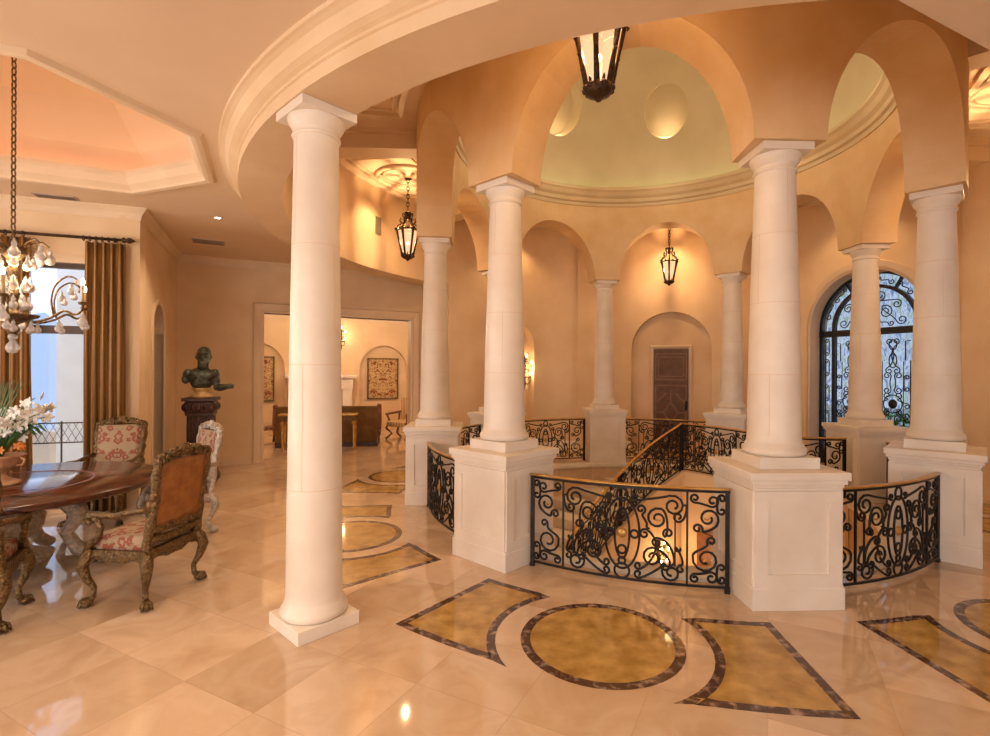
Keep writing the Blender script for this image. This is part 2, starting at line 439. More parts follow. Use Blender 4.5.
# inlaid marble: circle and two flanking panels per bay
def flat(name, outer, inner, z, mat):
    holes = [inner] if inner else []
    o = poly_slab(name, outer, holes, 0.0, z, mat); o.parent = floor; return o
def inset_poly(poly, d):
    n = len(poly); out = []
    for i in range(n):
        p0 = Vector(poly[i-1]); p1 = Vector(poly[i]); p2 = Vector(poly[(i+1) % n])
        d1 = (p1-p0).normalized(); d2 = (p2-p1).normalized()
        n1 = Vector((-d1.y, d1.x)); n2 = Vector((-d2.y, d2.x)); nn = n1+n2
        nn = nn/max(nn.length_squared, .35)*2
        out.append(tuple(p1+nn*d))
    return out
for k in range(8):
    a = B0+k*PI/4
    if k == 2: pass
    cc = P(4.15, a)
    out = circle(.54, 48, cc); inn = circle(.475, 48, cc)
    flat('inlay_border', out, inn, .0015, DARKMARBLE); flat('inlay', inn, None, .001, GOLDMARBLE)
    for sgn in (-1, 1):
        pts = []
        ro, ri, am, rr = 4.67, 3.64, R(17.5), .71
        t0 = math.acos((ro-4.15)/rr); t1 = math.acos((ri-4.15)/rr)
        for i in range(13):    # concave side following the circle
            t = t0+(t1-t0)*i/12; pts.append((4.15+rr*math.cos(t), rr*math.sin(t)))
        u1 = pts[-1][1]; p0 = math.atan2(pts[-1][1], pts[-1][0]); q0 = math.atan2(pts[0][1], pts[0][0])
        for i in range(1, 6):
            f = p0+(am-p0)*i/5; pts.append((ri*math.cos(f), ri*math.sin(f)))
        for i in range(1, 8):
            f = am+(q0-am)*i/8 if i else am; 
            if i == 1: pts.append((ro*math.cos(am), ro*math.sin(am)))
            pts.append((ro*math.cos(f), ro*math.sin(f)))
        w_ = [P(r_, a, sgn*u_) for r_, u_ in pts]
        area = sum(w_[i-1][0]*w_[i][1]-w_[i][0]*w_[i-1][1] for i in range(len(w_)))
        if area < 0: w_ = w_[::-1]
        inn = inset_poly(w_, .06)
        flat('inlay_border', w_, inn, .0015, DARKMARBLE); flat('inlay', inn, None, .001, GOLDMARBLE)

# stairwell below the floor
b = MB(); b.lathe([(WELL, -.3), (WELL, -3.4), (WELL+.2, -3.4), (WELL+.2, -.3)], (CX, CY, 0), 96, close=True)
struct(b.build('wall_stairwell', PLASTER_LAMPLIT))
struct(poly_slab('floor_lower', circle(WELL+.25, 48), [], -3.5, -3.4, FLOOR))
b = MB(); b.lathe([(WELL-.025, -.06), (WELL-.025, .012), (WELL+.30, .012), (WELL+.30, .0), (WELL, 0), (WELL, -.06)], (CX, CY, 0), 96, close=True)
struct(b.build('trim_well_kerb', STONE))

# main ceiling with octagonal tray
TC = (-4.34, 4.47); TA = 1.41
def octo(ap, rot=R(24.5)):
    r = ap/math.cos(PI/8)
    return [(TC[0]+r*math.cos(rot+PI/8+i*PI/4), TC[1]+r*math.sin(rot+PI/8+i*PI/4)) for i in range(8)]
struct(poly_slab('ceiling', [(-10, -4.2), (10, -4.2), (10, 4.5), (7.6, 5.5), (7.6, 8.6), (6.6, 11), (4.6, 12.6), (2, 13.2), (-1.5, 13), (-6.9, 9.6), (-6.9, 7), (-10, 6)], [circle(5.3), octo(TA)], FZ, FZ+.12, CEIL))
# tray: riser, cove ledge, sloped vault
def octo_rings(rings, mat, name):
    b = MB(); vs = []; fs = []
    for ap, z in rings: vs += [(x, y, z) for x, y in octo(ap)]
    for i in range(len(rings)-1):
        for k in range(8):
            k2 = (k+1) % 8; fs.append((i*8+k, i*8+k2, (i+1)*8+k2, (i+1)*8+k))
    fs.append([(len(rings)-1)*8+k for k in range(8)])
    b.add(vs, fs); return struct(b.build(name, mat))
octo_rings([(TA+.30, FZ+.10), (TA+.30, FZ+.26), (TA+.12, FZ+.5), (TA-.25, FZ+.85), (TA-.75, FZ+1.1), (.5, FZ+1.2)], CEIL, 'ceiling_tray')
b = MB()
prof = [(TA+.01, FZ-.025), (TA+.05, FZ-.035), (TA+.09, FZ-.03), (TA+.12, FZ+.0), (TA+.12, FZ+.10), (TA, FZ+.16), (TA-.10, FZ+.19), (TA-.10, FZ+.16), (TA-.07, FZ+.13), (TA-.05, FZ+.05), (TA, FZ+.0)]
vs = []; fs = []
for ap, z in prof: vs += [(x, y, z) for x, y in octo(ap)]
for i in range(len(prof)):
    i2 = (i+1) % len(prof)
    for k in range(8):
        k2 = (k+1) % 8; fs.append((i*8+k, i*8+k2, i2*8+k2, i2*8+k))
b.add(vs, fs); struct(b.build('trim_tray', TRIM))
b = MB()
o8 = octo(TA+.22)
b.tube([(x, y, FZ+.13) for x, y in o8], .02, 6, closed=True)
b.build('cove_light_strip', COVE, bpy.data.objects['ceiling_tray'])

# ring beam
b = MB()
prof = [(4.85, 3.62), (5.26, 3.62), (5.26, 3.71), (5.275, 3.715), (5.275, 3.735), (5.30, 3.745), (5.335, 3.765), (5.35, 3.80), (5.37, 3.83), (5.40, 3.845), (5.42, 3.85), (5.42, 3.90), (5.45, 5.35), (4.85, 5.35)]
b.lathe(prof, (CX, CY, 0), 160, close=True, smooth=False)
struct(b.build('wall_ring_beam', PLASTER))
# chord soffit at the right
seg = [P(4.83, R(-2.3)+R(55.5)*i/20) for i in range(21)]
o_ = [P(4.9, R(-2.3)+R(55.5)*i/20) for i in range(21)]
struct(poly_slab('ceiling_entry_soffit', seg, [], 3.621, 5.3, CEIL))
# solid ring wall
AS, AE = R(56), R(223.2)
b = MB(); b.lathe([(4.85, 0), (5.45, 0), (5.45, 3.62), (4.85, 3.62)], (CX, CY, 0), 110, AS, AE, close=True, smooth=False)
ringwall = b.build('wall_rotunda', PLASTER)
AW, AD, AN = B0+2*PI/4-PI/8+PI/8-PI/4+PI/4, 0, 0
AW = B0+2*PI/4; AD = B0+3*PI/4; AN = B0+4*PI/4
rp = lambda a: (lambda u, d: P(d, a, u))
cutters = [arch_cutter(1.03, 3.70-1.03, rp(AW), 4.5, 5.8, .0),
           arch_cutter(.88, 3.19-.88, rp(AD), 4.5, 5.02, -.0),
           arch_cutter(.42, 2.34, rp(AD), 4.5, 5.02, -.0),
           arch_cutter(.60, 2.97-.60, rp(AN), 4.5, 5.10, -.0)]
cut(ringwall, cutters); struct(ringwall)
# pilasters on the ring wall
for k in (2, 3, 4):
    a = TH+k*PI/4+PI/4*0
    b = MB(); b.lathe([(4.79, 0), (4.9, 0), (4.9, 5.05), (4.79, 5.05)], (CX, CY, 0), 6, a-R(3), a+R(3), close=True, smooth=False)
    struct(b.build('trim_pilaster', PLASTER))
for (a0, a1) in ((AS, AW-R(13)), (AW+R(12.5), AD-R(10.6)), (AD+R(10.6), AN-R(7.3)), (AN+R(7.3), AE)):
    b = MB(); b.lathe([(4.81, 0), (4.86, 0), (4.86, .16), (4.83, .16), (4.81, .13)], (CX, CY, 0), 30, a0, a1, close=True, smooth=False)
    struct(b.build('baseboard_rotunda', STONE))
# casings around window arch and door niche
cas = [(0, 4.84), (.05, 4.80), (.12, 4.80), (.15, 4.84)]
path = [(1.0, 0), (1.0, 2.67)]+[(math.cos(PI*i/24), 2.67+math.sin(PI*i/24)) for i in range(1, 24)]+[(-1.0, 2.67), (-1.0, 0)]
struct(strip([(u, z) for u, z in path], [(0, 5.0), (0, 4.80), (.06, 4.77), (.16, 4.77), (.18, 4.86), (.18, 5.0)], rp(AW)).build('trim_window_arch', TRIM))

# ambulatory ceiling, beams and mouldings
struct(poly_slab('ceiling_ambulatory', circle(4.88), [circle(3.30)], 5.10, 5.25, CEIL))
for k in range(8):
    a = TH+k*PI/4
    b = MB(); pts = [P(3.30, a, -.16), P(4.88, a, -.16), P(4.88, a, .16), P(3.30, a, .16)]
    b.prism(pts, 4.84, 5.12); pts = [P(3.30, a, -.21), P(4.88, a, -.21), P(4.88, a, .21), P(3.30, a, .21)]
    b.prism(pts, 5.04, 5.12); struct(b.build('trim_ceiling_beam', TRIM))
for k in range(8):
    a = B0+k*PI/4
    pr = []
    for i in range(9): f = -R(13.5)+R(27)*i/8; pr.append((3.55, f))
    for i in range(9): f = R(13.5)-R(27)*i/8; pr.append((4.66, f))
    path = [(*P(r_, a+f), 5.085) for r_, f in pr]
    b = MB(); b.tube(path, .05, 4, closed=True)
    pr2 = [(r_+(.10 if r_ < 4 else -.10), f*.86) for r_, f in pr]
    b.tube([(*P(r_, a+f), 5.095) for r_, f in pr2], .025, 6, closed=True)
    c = P(4.05, a)
    for rr_, tt in ((.50, .045), (.40, .022)):
        b.tube([(x, y, 5.09) for x, y in circle(rr_, 40, c)], tt, 6, closed=True)
    b.lathe([(.0, 5.05), (.10, 5.06), (.16, 5.09), (.18, 5.11)], (c[0], c[1], 0), 24)
    struct(b.build('trim_ceiling_medallion', TRIM))

# drum wall with arches
def drum():
    ri, ro, zt = 2.87, 3.34, 5.30
    f0 = R(17.5); rise = 1.10
    samples = []   # (phi, z low)
    for k in range(8):
        a = B0+k*PI/4
        n = 26
        samples.append((a-PI/8, SPR))
        for i in range(n+1):
            t = -math.cos(PI*i/n); f = f0*t
            samples.append((a+f, SPR+rise*math.sqrt(max(0, 1-t*t))))
    N = len(samples); vs = []; fs = []; 
    for (a, z) in samples:
        xi, yi = P(ri, a); xo, yo = P(ro, a)
        vs += [(xi, yi, z), (xi, yi, zt), (xo, yo, z), (xo, yo, zt)]
    for i in range(N):
        j = (i+1) % N; A, B = i*4, j*4
        fs += [(A, A+1, B+1, B), (A+2, B+2, B+3, A+3), (A, B, B+2, A+2)]
    b = MB(); b.add(vs, fs)
    return struct(b.build('wall_drum', PLASTER_LAMPLIT))
drum()
# cornice and dome
b = MB()
prof = [(2.88, 5.06), (2.85, 5.06), (2.84, 5.12), (2.80, 5.14), (2.79, 5.20), (2.74, 5.24), (2.70, 5.30), (2.66, 5.33), (2.66, 5.38), (2.70, 5.40), (2.88, 5.36)]
b.lathe(prof, (CX, CY, 0), 128, close=True, smooth=False); struct(b.build('trim_dome_cornice', CORNICE))
DZ, DR = 5.40, 2.92
prof = [(DR, 5.30)]+[(DR*math.cos(R(t)), DZ+DR*math.sin(R(t))) for t in range(0, 91, 5)]
prof[-1] = (.001, DZ+DR)
po = [(.001, DZ+DR+.5)]+[((DR+.5)*math.cos(R(t)), DZ+(DR+.5)*math.sin(R(t))) for t in range(85, -1, -5)]+[(DR+.5, 5.30)]
b = MB(); b.lathe(prof+po, (CX, CY, 0), 96, close=True)
dome = b.build('ceiling_dome', DOME)
cs = []
for k in range(8):
    a = B0+k*PI/4; el = R(27.5)
    dr = Vector((math.sin(a)*math.cos(el), -math.cos(a)*math.cos(el), math.sin(el)))
    q = dr.to_track_quat('Z', 'Y').to_matrix()
    c = MB(); c.lathe([(0, 2.5), (.40, 2.5), (.40, 3.25), (0, 3.25)], (CX, CY, DZ), 32, sx=1, sy=1.18, M=q)
    cs.append(c)
cut(dome, cs); struct(dome); md = dome.modifiers.new('e', 'EDGE_SPLIT'); md.split_angle = R(25)
b = MB(); b.tube([(x, y, 5.40) for x, y in circle(2.80, 64)], .012, 5, closed=True)
b.build('cove_light_strip', COVE_G, dome)

# ---- living room wall, window wall, side wall
def wall(name, p, d, length, openings, h=FZ, th=.22, mat=PLASTER, z0=0):
    """wall plane facing the room; openings: (u0,u1,z0,z1,arched)"""
    pl = plane_place(p, d)
    b = MB(); c = [pl(0, 0), pl(length, 0), pl(length, -th), pl(0, -th)]; b.prism(c, z0, h)
    o = b.build(name, mat)
    cs = []
    for (u0, u1, a0, a1, ar, dep) in openings:
        hw = (u1-u0)/2; uc = (u0+u1)/2
        pc = lambda u, q, uc=uc: pl(u+uc, q)
        if ar: cs.append(arch_cutter(hw, a1-hw, pc, .1, -dep, a0))
        else:
            k = MB(); q = [pl(u0, .1), pl(u1, .1), pl(u1, -dep), pl(u0, -dep)]; k.prism(q, a0, a1); cs.append(k)
    if cs: cut(o, cs)
    return struct(o), pl
K = (-4.77, 6.67); Q = (-5.97, 9.28); LD = Vector((.88, .475)).normalized()
# window wall: from K running left
WD = (.943, .333); W0 = (K[0]-WD[0]*5.2, K[1]-WD[1]*5.2)
_, wp0 = wall('wall_dining', W0, WD, 5.2, [(5.2-1.36, 5.2-.42, .05, 3.12, False, .5), (1.4, 2.8, .05, 3.12, False, .5)])
wp = lambda t, q: wp0(5.2-t, q)       # t measured leftwards from the corner K
# short wall with arched doorway
sd = Vector((Q[0]-K[0], Q[1]-K[1])); SL = sd.length; sd = sd/SL
_, sp_ = wall('wall_side_passage', K, (sd.x, sd.y), SL, [(.27*SL, .56*SL, 0, 2.78, True, .5)])
# living room wall
_, lp = wall('wall_living', Q, (LD.x, LD.y), 5.4, [(1.43, 4.36, 0, 2.90, False, .5)])
# crown mouldings
def crown(path2d, z, name):
    prof = [(0, -.15), (.012, -.15), (.016, -.11), (.035, -.075), (.07, -.035), (.085, -.02), (.085, 0), (0, 0)]
    pts = [Vector(p) for p in path2d]; N = len(pts); vs = []; fs = []; m_ = len(prof)
    for i, p in enumerate(pts):
        d1 = (p-pts[i-1]).normalized() if i else (pts[1]-p).normalized()
        d2 = (pts[i+1]-p).normalized() if i < N-1 else d1
        n1 = Vector((d1.y, -d1.x)); n2 = Vector((d2.y, -d2.x)); nn = n1+n2; nn = nn/nn.length_squared*2
        for (o_, dz) in prof: vs.append((p.x+nn.x*o_, p.y+nn.y*o_, z+dz))
    for i in range(N-1):
        for q in range(m_):
            q2 = (q+1) % m_; fs.append((i*m_+q, (i+1)*m_+q, (i+1)*m_+q2, i*m_+q2))
    b = MB(); b.add(vs, fs); return struct(b.build(name, TRIM))
LE = (Q[0]+LD.x*5.4, Q[1]+LD.y*5.4)
crown([W0, K, Q, LE], FZ, 'trim_crown')
def baseb(pl, u0, u1, name='baseboard_left'):
    b = MB(); b.prism([pl(u0, 0), pl(u0, .03), pl(u1, .03), pl(u1, 0)], 0, .14)
    b.prism([pl(u0, 0), pl(u0, .018), pl(u1, .018), pl(u1, 0)], .14, .17); struct(b.build(name, TRIM))
baseb(lp, 0, 1.22); baseb(sp_, 0, .24*SL); baseb(sp_, .59*SL, SL); baseb(wp, .42, 0, 'baseboard_dining')
baseb(lp, 4.56, 5.4)
# casing of the living room opening
prof = [(0, -.20), (0, .03), (.03, .045), (.06, .03), (.13, .05), (.17, .06), (.20, .02), (.20, 0.0), (.1, -.2)]
struct(strip([(4.36, 0), (4.36, 2.90), (1.43, 2.90), (1.43, 0)], prof, lp).build('trim_living_opening', TRIM))
u0, u1 = .27*SL, .56*SL; hw = (u1-u0)/2; uc = (u0+u1)/2
path = [(u1, 0), (u1, 2.78-hw)]+[(uc+hw*math.cos(PI*i/18), 2.78-hw+hw*math.sin(PI*i/18)) for i in range(1, 18)]+[(u0, 2.78-hw), (u0, 0)]
struct(strip(path, [(0, -.1), (0, .02), (.05, .03), (.09, .02), (.09, 0), (.05, -.1)], sp_).build('trim_side_doorway', TRIM))
# wooden door in the side doorway
b = MB(); q0, q1 = sp_(u0, -.16), sp_(u1, -.16); q2, q3 = sp_(u1, -.20), sp_(u0, -.20)
dr_ = arch_cutter(hw, 2.78-hw, lambda u, q: sp_(u+uc, q), -.15, -.20, .01)
do = struct(dr_.build('door_1', DARKWOOD))
# living room shell
FWo = Vector((-3.71, 15.5)); _o = FWo-LD*6.2
_, fp = wall('wall_living_far', tuple(_o), (LD.x, LD.y), 10.5, [(6.2-.72, 6.2+.72, .0, 2.55, True, .16), (2.72-.72, 2.72+.72, .0, 2.55, True, .16)], h=3.5, th=.4, mat=PLASTER)
struct(poly_slab('ceiling_living', [lp(-1, -.2), lp(6.2, -.2), fp(10.4, .1), fp(-.2, .1)], [], 3.4, 3.5, CEIL))
b = MB(); b.prism([lp(-.9, -.22), fp(-.1, 0), fp(-.3, 0), lp(-1.1, -.22)], 0, 3.5); struct(b.build('wall_living_left', PLASTER))
b = MB(); b.prism([lp(5.4, -.22), fp(10.3, 0), fp(10.5, 0), lp(5.6, -.22)], 0, 3.5); struct(b.build('wall_living_right', PLASTER))
baseb(fp, 0, 2.72-.72, 'baseboard_living'); baseb(fp, 2.72+.72, 6.2-.72, 'baseboard_living'); baseb(fp, 6.2+.72, 10, 'baseboard_living')
# walls behind and beside the camera, with tall windows
for nm, p, d, L, ops in (('wall_back', (10, -4), (-1, 0), 20, [(5.1, 8.5, .6, 3.4, False, .5), (11.9, 15.3, .6, 3.4, False, .5)]),
                         ('wall_left', (-9.6, -4), (0, 1), 9.2, [(3.8, 7.2, .5, 3.3, False, .5)]),
                         ('wall_right', (9, 6.5), (0, -1), 10.5, [])):
    wall(nm, p, d, L, ops)

# ---- dining window
OU = lambda u, q: wp(u, q)
wr = empty('window_1', (*wp(.9, -.08), .05)); struct(wr)
def bx(pl, u0, u1, q0, q1, z0, z1, b=None):
    b = b or MB(); return b.prism([pl(u0, q0), pl(u1, q0), pl(u1, q1), pl(u0, q1)], z0, z1)
def rel(b, root):
    b.v = [(x-root.location.x, y-root.location.y, z-root.location.z) for x, y, z in b.v]; return b
b = MB()
for (u0, u1, z0, z1) in ((.42, .48, .05, 3.12), (1.30, 1.36, .05, 3.12), (.42, 1.36, 3.06, 3.12), (.42, 1.36, .05, .17), (.42, 1.36, 2.24, 2.34)):
    bx(OU, u0, u1, -.05, -.12, z0, z1, b)
rel(b, wr).build('window_frame', BROWNFRAME, wr)
for z0, z1 in ((.17, 2.24), (2.34, 3.06)):
    b = MB(); bx(OU, .48, 1.30, -.08, -.09, z0, z1, b); rel(b, wr).build('pane', GLASS, wr)
prof = [(0, -.02), (0, .02), (.05, .03), (.10, .02), (.10, 0)]
struct(strip([(-.42, 0), (-.42, 3.12), (-1.36, 3.12), (-1.36, 0)], prof, lambda u, q: wp(-u, q)).build('trim_window', TRIM))

# ---- arched entrance window
we = empty('window_2', (*P(5.12, AW), 0)); struct(we)
ra = lambda u, d: P(d, AW, u)
HW, ZS = 1.0, 2.67
b = MB()
fr_path = lambda hw: [(hw, .0), (hw, ZS)]+[(hw*math.cos(PI*i/28), ZS+hw*math.sin(PI*i/28)) for i in range(1, 28)]+[(-hw, ZS), (-hw, .0)]
frm = strip(fr_path(HW-.055), [(0, 5.08), (.055, 5.08), (.055, 5.16), (0, 5.16)], ra)
b = frm
b2 = strip(fr_path(.69), [(0, 5.08), (.06, 5.08), (.06, 5.16), (0, 5.16)], ra); b.add(b2.v, b2.f)
bx(ra, -HW, HW, 5.07, 5.17, 2.50, 2.62, b); bx(ra, -HW, HW, 5.08, 5.16, 0, .12, b)
bx(ra, -.03, .03, 5.08, 5.16, 0, 2.45, b)
for a_ in (60, 120):
    ca, sa = math.cos(R(a_)), math.sin(R(a_))
    pts = [(.71*ca+.02*sa, ZS+.71*sa-.02*ca), (.96*ca+.02*sa, ZS+.96*sa-.02*ca), (.96*ca-.02*sa, ZS+.96*sa+.02*ca), (.71*ca-.02*sa, ZS+.71*sa+.02*ca)]
    vs = [(*ra(u, 5.09), z) for u, z in pts]+[(*ra(u, 5.15), z) for u, z in pts]
    b.add(vs, [(0, 1, 2, 3), (7, 6, 5, 4), (0, 4, 5, 1), (1, 5, 6, 2), (2, 6, 7, 3), (3, 7, 4, 0)])
rel(b, we).build('window_frame', BLACKFRAME, we)
g = arch_cutter(HW-.04, ZS, lambda u, d: P(d, AW, u), 5.125, 5.13, .1)
rel(g, we).build('pane', GLASS2, we)

# ================================================================== IRON SCROLLS
def spiral_end(c, r, ang, sg, turns=1.15, n=16, shrink=.28):
    """outer point first, winding inward"""
    out = []
    for i in range(n+1):
        t = i/n; rr = r*(1-(1-shrink)*t); a = R(ang)+sg*t*turns*2*PI
        cc = (c[0], c[1]); out.append((cc[0]+rr*math.cos(a), cc[1]+rr*math.sin(a)))
    return out
def scroll2(A, B, k=1.0, ta=1.15, tb=1.15):
    (ax, ay, ar, aa, asg), (bx_, by, br, ba, bsg) = A, B
    pa = spiral_end((ax, ay), ar, aa, asg, ta); pb = spiral_end((bx_, by), br, ba, bsg, tb)
    a0 = Vector(pa[0]); b0 = Vector(pb[0])
    tA = Vector((-math.sin(R(aa)), math.cos(R(aa))))*asg; tB = Vector((-math.sin(R(ba)), math.cos(R(ba))))*bsg
    d = (b0-a0).length*k
    mid = []
    for i in range(1, 10):
        t = i/10
        h = (2*t**3-3*t**2+1)*a0+(t**3-2*t**2+t)*(-tA*d)+(-2*t**3+3*t**2)*b0+(t**3-t**2)*(tB*d)
        mid.append((h.x, h.y))
    return pa[::-1]+mid+pb
def ring2(cx, cy, rx, ry, n=28): return [(cx+rx*math.cos(2*PI*i/n), cy+ry*math.sin(2*PI*i/n)) for i in range(n)]
# half pattern: panel half width .84, height .05 .. .80
HALF = [
 scroll2((.69, .60, .085, -40, 1), (.605, .515, .040, -10, 1), 1.1, 1.2, 1.2),
 scroll2((.715, .415, .036, 200, -1), (.675, .265, .110, 165, 1), 1.0, 1.1, 1.35),
 scroll2((.585, .765, .038, -90, -1), (.725, .745, .050, -110, 1), .9, 1.2, 1.2),
 scroll2((.795, .665, .032, 190, 1), (.795, .765, .030, 90, -1), 1.0, .9, .9),
 scroll2((.585, .105, .038, 90, 1), (.715, .115, .050, 110, -1), .9, 1.2, 1.2),
 scroll2((.795, .20, .032, 170, -1), (.795, .105, .030, -90, 1), 1.0, .9, .9),
 scroll2((.415, .69, .088, 110, -1), (.10, .735, .030, -90, 1), .8, 1.5, .9),
 scroll2((.29, .575, .090, 70, 1), (.375, .46, .042, 210, -1), 1.0, 1.35, 1.2),
 scroll2((.285, .375, .040, 90, 1), (.355, .225, .070, 0, -1), 1.1, 1.2, .35),
 scroll2((.25, .25, .085, 60, 1), (.345, .19, .04, -30, -1), 1.2, 1.35, .8),
 scroll2((.185, .44, .042, 60, 1), (.135, .17, .032, -60, -1), 1.3, 1.2, 1.0),
 scroll2((.40, .135, .078, 140, 1), (.135, .10, .034, -90, -1), .8, 1.4, 1.0),
 scroll2((.155, .645, .040, -60, 1), (.22, .50, .02, 150, 1), 1.0, 1.2, .4),
 scroll2((.455, .60, .040, -90, -1), (.50, .69, .02, 0, 1), 1.0, 1.0, .3),
 scroll2((.475, .17, .034, 90, 1), (.46, .34, .03, 180, 1), 1.1, 1.0, .6),
]
CENTER = [ring2(0, .43, .145, .300, 40), ring2(0, .43, .062, .215, 36), ring2(0, .11, .062, .062, 20), ring2(0, .195, .028, .028, 16),
          ring2(.103, .43, .032, .032, 16), ring2(-.103, .43, .032, .032, 16), ring2(0, .755, .045, .055, 20), ring2(0, .29, .035, .035, 16), ring2(0, .57, .035, .035, 16)]
LEAVES = [(.68, .59, 20), (.67, .26, -50), (.29, .56, 10), (.25, .24, 40)]
def rail_parts(root, mapf, hw=.84, short=False, post_h=.83):
    tr_ = .0105
    def tb(pts, name, rad=tr_, closed=False, mat=IRON, n=6):
        b = MB(); b.tube([mapf(u, h) for u, h in pts], rad, n, closed=closed); return b.build(name, mat, root, merge=False)
    N = 24
    us = [-hw-.02+(2*hw+.04)*i/N for i in range(N+1)]
    b = MB()
    for u_, h_, rx, rz in ((0, .845, .030, .011),):
        vs = []; fs = []
        for u in us:
            p = Vector(mapf(u, h_)); q = Vector(mapf(u+.01, h_)); t = (q-p).normalized(); s_ = t.cross(Vector((0, 0, 1))).normalized()
            for k in range(8):
                a = 2*PI*k/8; vs.append(p+s_*rx*math.cos(a)+Vector((0, 0, 1))*rz*math.sin(a))
        for i in range(N):
            for k in range(8): fs.append((i*8+k, i*8+(k+1) % 8, (i+1)*8+(k+1) % 8, (i+1)*8+k))
        fs += [list(range(8)), [N*8+k for k in range(8)]]
        b.add(vs, fs, True)
    part(b.build('handrail', BRASS, root), 'brass handrail')
    tb([(u, .822) for u in us], 'top_rail', .013, n=4); tb([(u, .045) for u in us], 'bottom_rail', .013, n=4)
    for s in (-1, 1):
        b = MB(); p0, p1 = mapf(s*hw, 0.0), mapf(s*hw, post_h); b.tube([p0, p1], .024, 4)
        p0, p1 = mapf(s*hw, 0.0), mapf(s*hw, .03); b.tube([p0, p1], .030, 4); b.build('post', IRON, root)
        tb([(s*.525*hw/.84, .045), (s*.525*hw/.84, .82)], 'bar', .012, n=4)
        tb([(s*.43*hw/.84, .19), (s*.43*hw/.84, .61)], 'bar', .009, n=4)
    k = hw/.84
    for s in (-1, 1):
        for h in HALF: tb([(s*u*k, z) for u, z in h], 'scroll')
        for (u, z, a) in LEAVES:
            b = MB(); pts = [(s*(u*k-.03*math.cos(R(a))*t), z+.03*math.sin(R(a*t*1.5))*t) for t in (-1, -.5, 0, .5, 1)]
            b.tube([mapf(*p) for p in pts], [.002, .008, .010, .007, .002], 6); part(b.build('leaf', BRASS, root, merge=False), 'brass leaf')
    for c in CENTER: tb([(u*k, z) for u, z in c], 'ring', closed=True)
    p = Vector(mapf(0, .43)); q = Vector(mapf(.01, .43)); t = (q-p).normalized(); nn = t.cross(Vector((0, 0, 1))).normalized()
    M = nn.to_track_quat('Z', 'Y').to_matrix()
    b = MB(); b.lathe([(.001, .022), (.012, .022), (.016, .014), (.026, .016), (.030, .010), (.040, .008), (.042, -.008), (.030, -.012), (.001, -.02)], tuple(p), 20, M=M)
    part(b.build('rosette', BRASS, root), 'brass rosette')
RR = 3.16
def rmap(u, h): f = u/RR; return (RR*math.sin(f), RR-RR*math.cos(f), h)
rail_labels = {0: 'curved black scrollwork railing with brass handrail between the front column and the right-hand column',
               1: 'black scrollwork railing between the two right-hand columns near the arched window',
               3: 'black scrollwork railing in the far bay, in front of the dark panelled door',
               4: 'black scrollwork railing in the far bay, in front of the niche with the wall sconce',
               5: 'black scrollwork railing in the back left bay, half hidden behind the front left column',
               6: 'curved black scrollwork railing seen nearly edge-on, left of the front left column',
               7: 'large foreground curved black scrollwork railing with brass handrail between the two front columns'}
first = None
for k in (7, 0, 1, 3, 4, 5, 6):
    a = B0+k*PI/4
    if first is None:
        first = empty('railing', (*P(RR, a), 0), a); rail_parts(first, rmap); o = first
    else:
        o = copy_tree(first); o.location = (*P(RR, a), 0); o.rotation_euler = (0, 0, a)
    tag(o, rail_labels[k], 'railing', 'iron railings around the stairwell')

# ================================================================== COLUMNS
def shaft_prof(z0, z1, r0, r1):
    out = []
    for i in range(13):
        t = i/12; out.append((r0+(r1-r0)*(t**1.35), z0+(z1-z0)*t))
    return out
def column_parts(root, zb, r0, r1, plinth, pedestal=True):
    zt = SPR
    b = MB(); b.box((0, 0, zb+.045), (plinth*2, plinth*2, .09)); b.build('plinth', STONE, root, bevel=.004)
    z = zb+.09
    b = MB(); b.lathe([(.0, z), (r0+.02, z), (r0+.036, z+.012), (r0+.040, z+.035), (r0+.034, z+.058), (r0+.018, z+.068), (r0+.018, z+.085), (r0+.010, z+.09), (r0+.004, z+.12), (r0, z+.16)], n=40)
    b.build('base', STONE, root)
    b = MB(); b.lathe(shaft_prof(z+.155, zt-.19, r0, r1), n=48)
    sh = b.build('shaft', STONE, root)
    # drum joints
    zs = [z+.155+(zt-.19-z-.155)*f for f in (.23, .5, .76)]
    b = MB()
    for i_, (q0, q1) in enumerate(zip([z+.155]+zs, zs+[zt-.19])):
        for k_ in range(2):
            a_ = .9+i_*1.3+k_*PI; pts = []
            for w_ in (0, .5, 1):
                q = q0+(q1-q0)*w_; f = (q-z-.155)/(zt-.19-z-.155); rr = r0+(r1-r0)*f**1.35-.0012; pts.append((rr*math.cos(a_), rr*math.sin(a_), q))
            b.tube(pts, .003, 4)
    b.build('joint', TRIM, sh)
    for q in zs:
        f = (q-z-.155)/(zt-.19-z-.155); rr = r0+(r1-r0)*f**1.35
        b = MB(); b.tube([(x, y, q) for x, y in circle(rr-.0015, 40, (0, 0))], .0035, 4, closed=True); b.build('joint', TRIM, sh)
    zc = zt-.20
    b = MB(); b.lathe([(r1, zc), (r1+.012, zc+.004), (r1+.016, zc+.014), (r1+.012, zc+.024), (r1+.003, zc+.028), (r1+.003, zc+.055), (r1+.012, zc+.06), (r1+.016, zc+.072), (r1+.022, zc+.08), (r1+.036, zc+.10), (r1+.043, zc+.125), (r1+.043, zc+.142), (.0, zc+.142)], n=40)
    b.box((0, 0, zt-.033), ((r1+.052)*2, (r1+.052)*2, .062)); b.build('capital', STONE, root, bevel=.003)
PW = .335
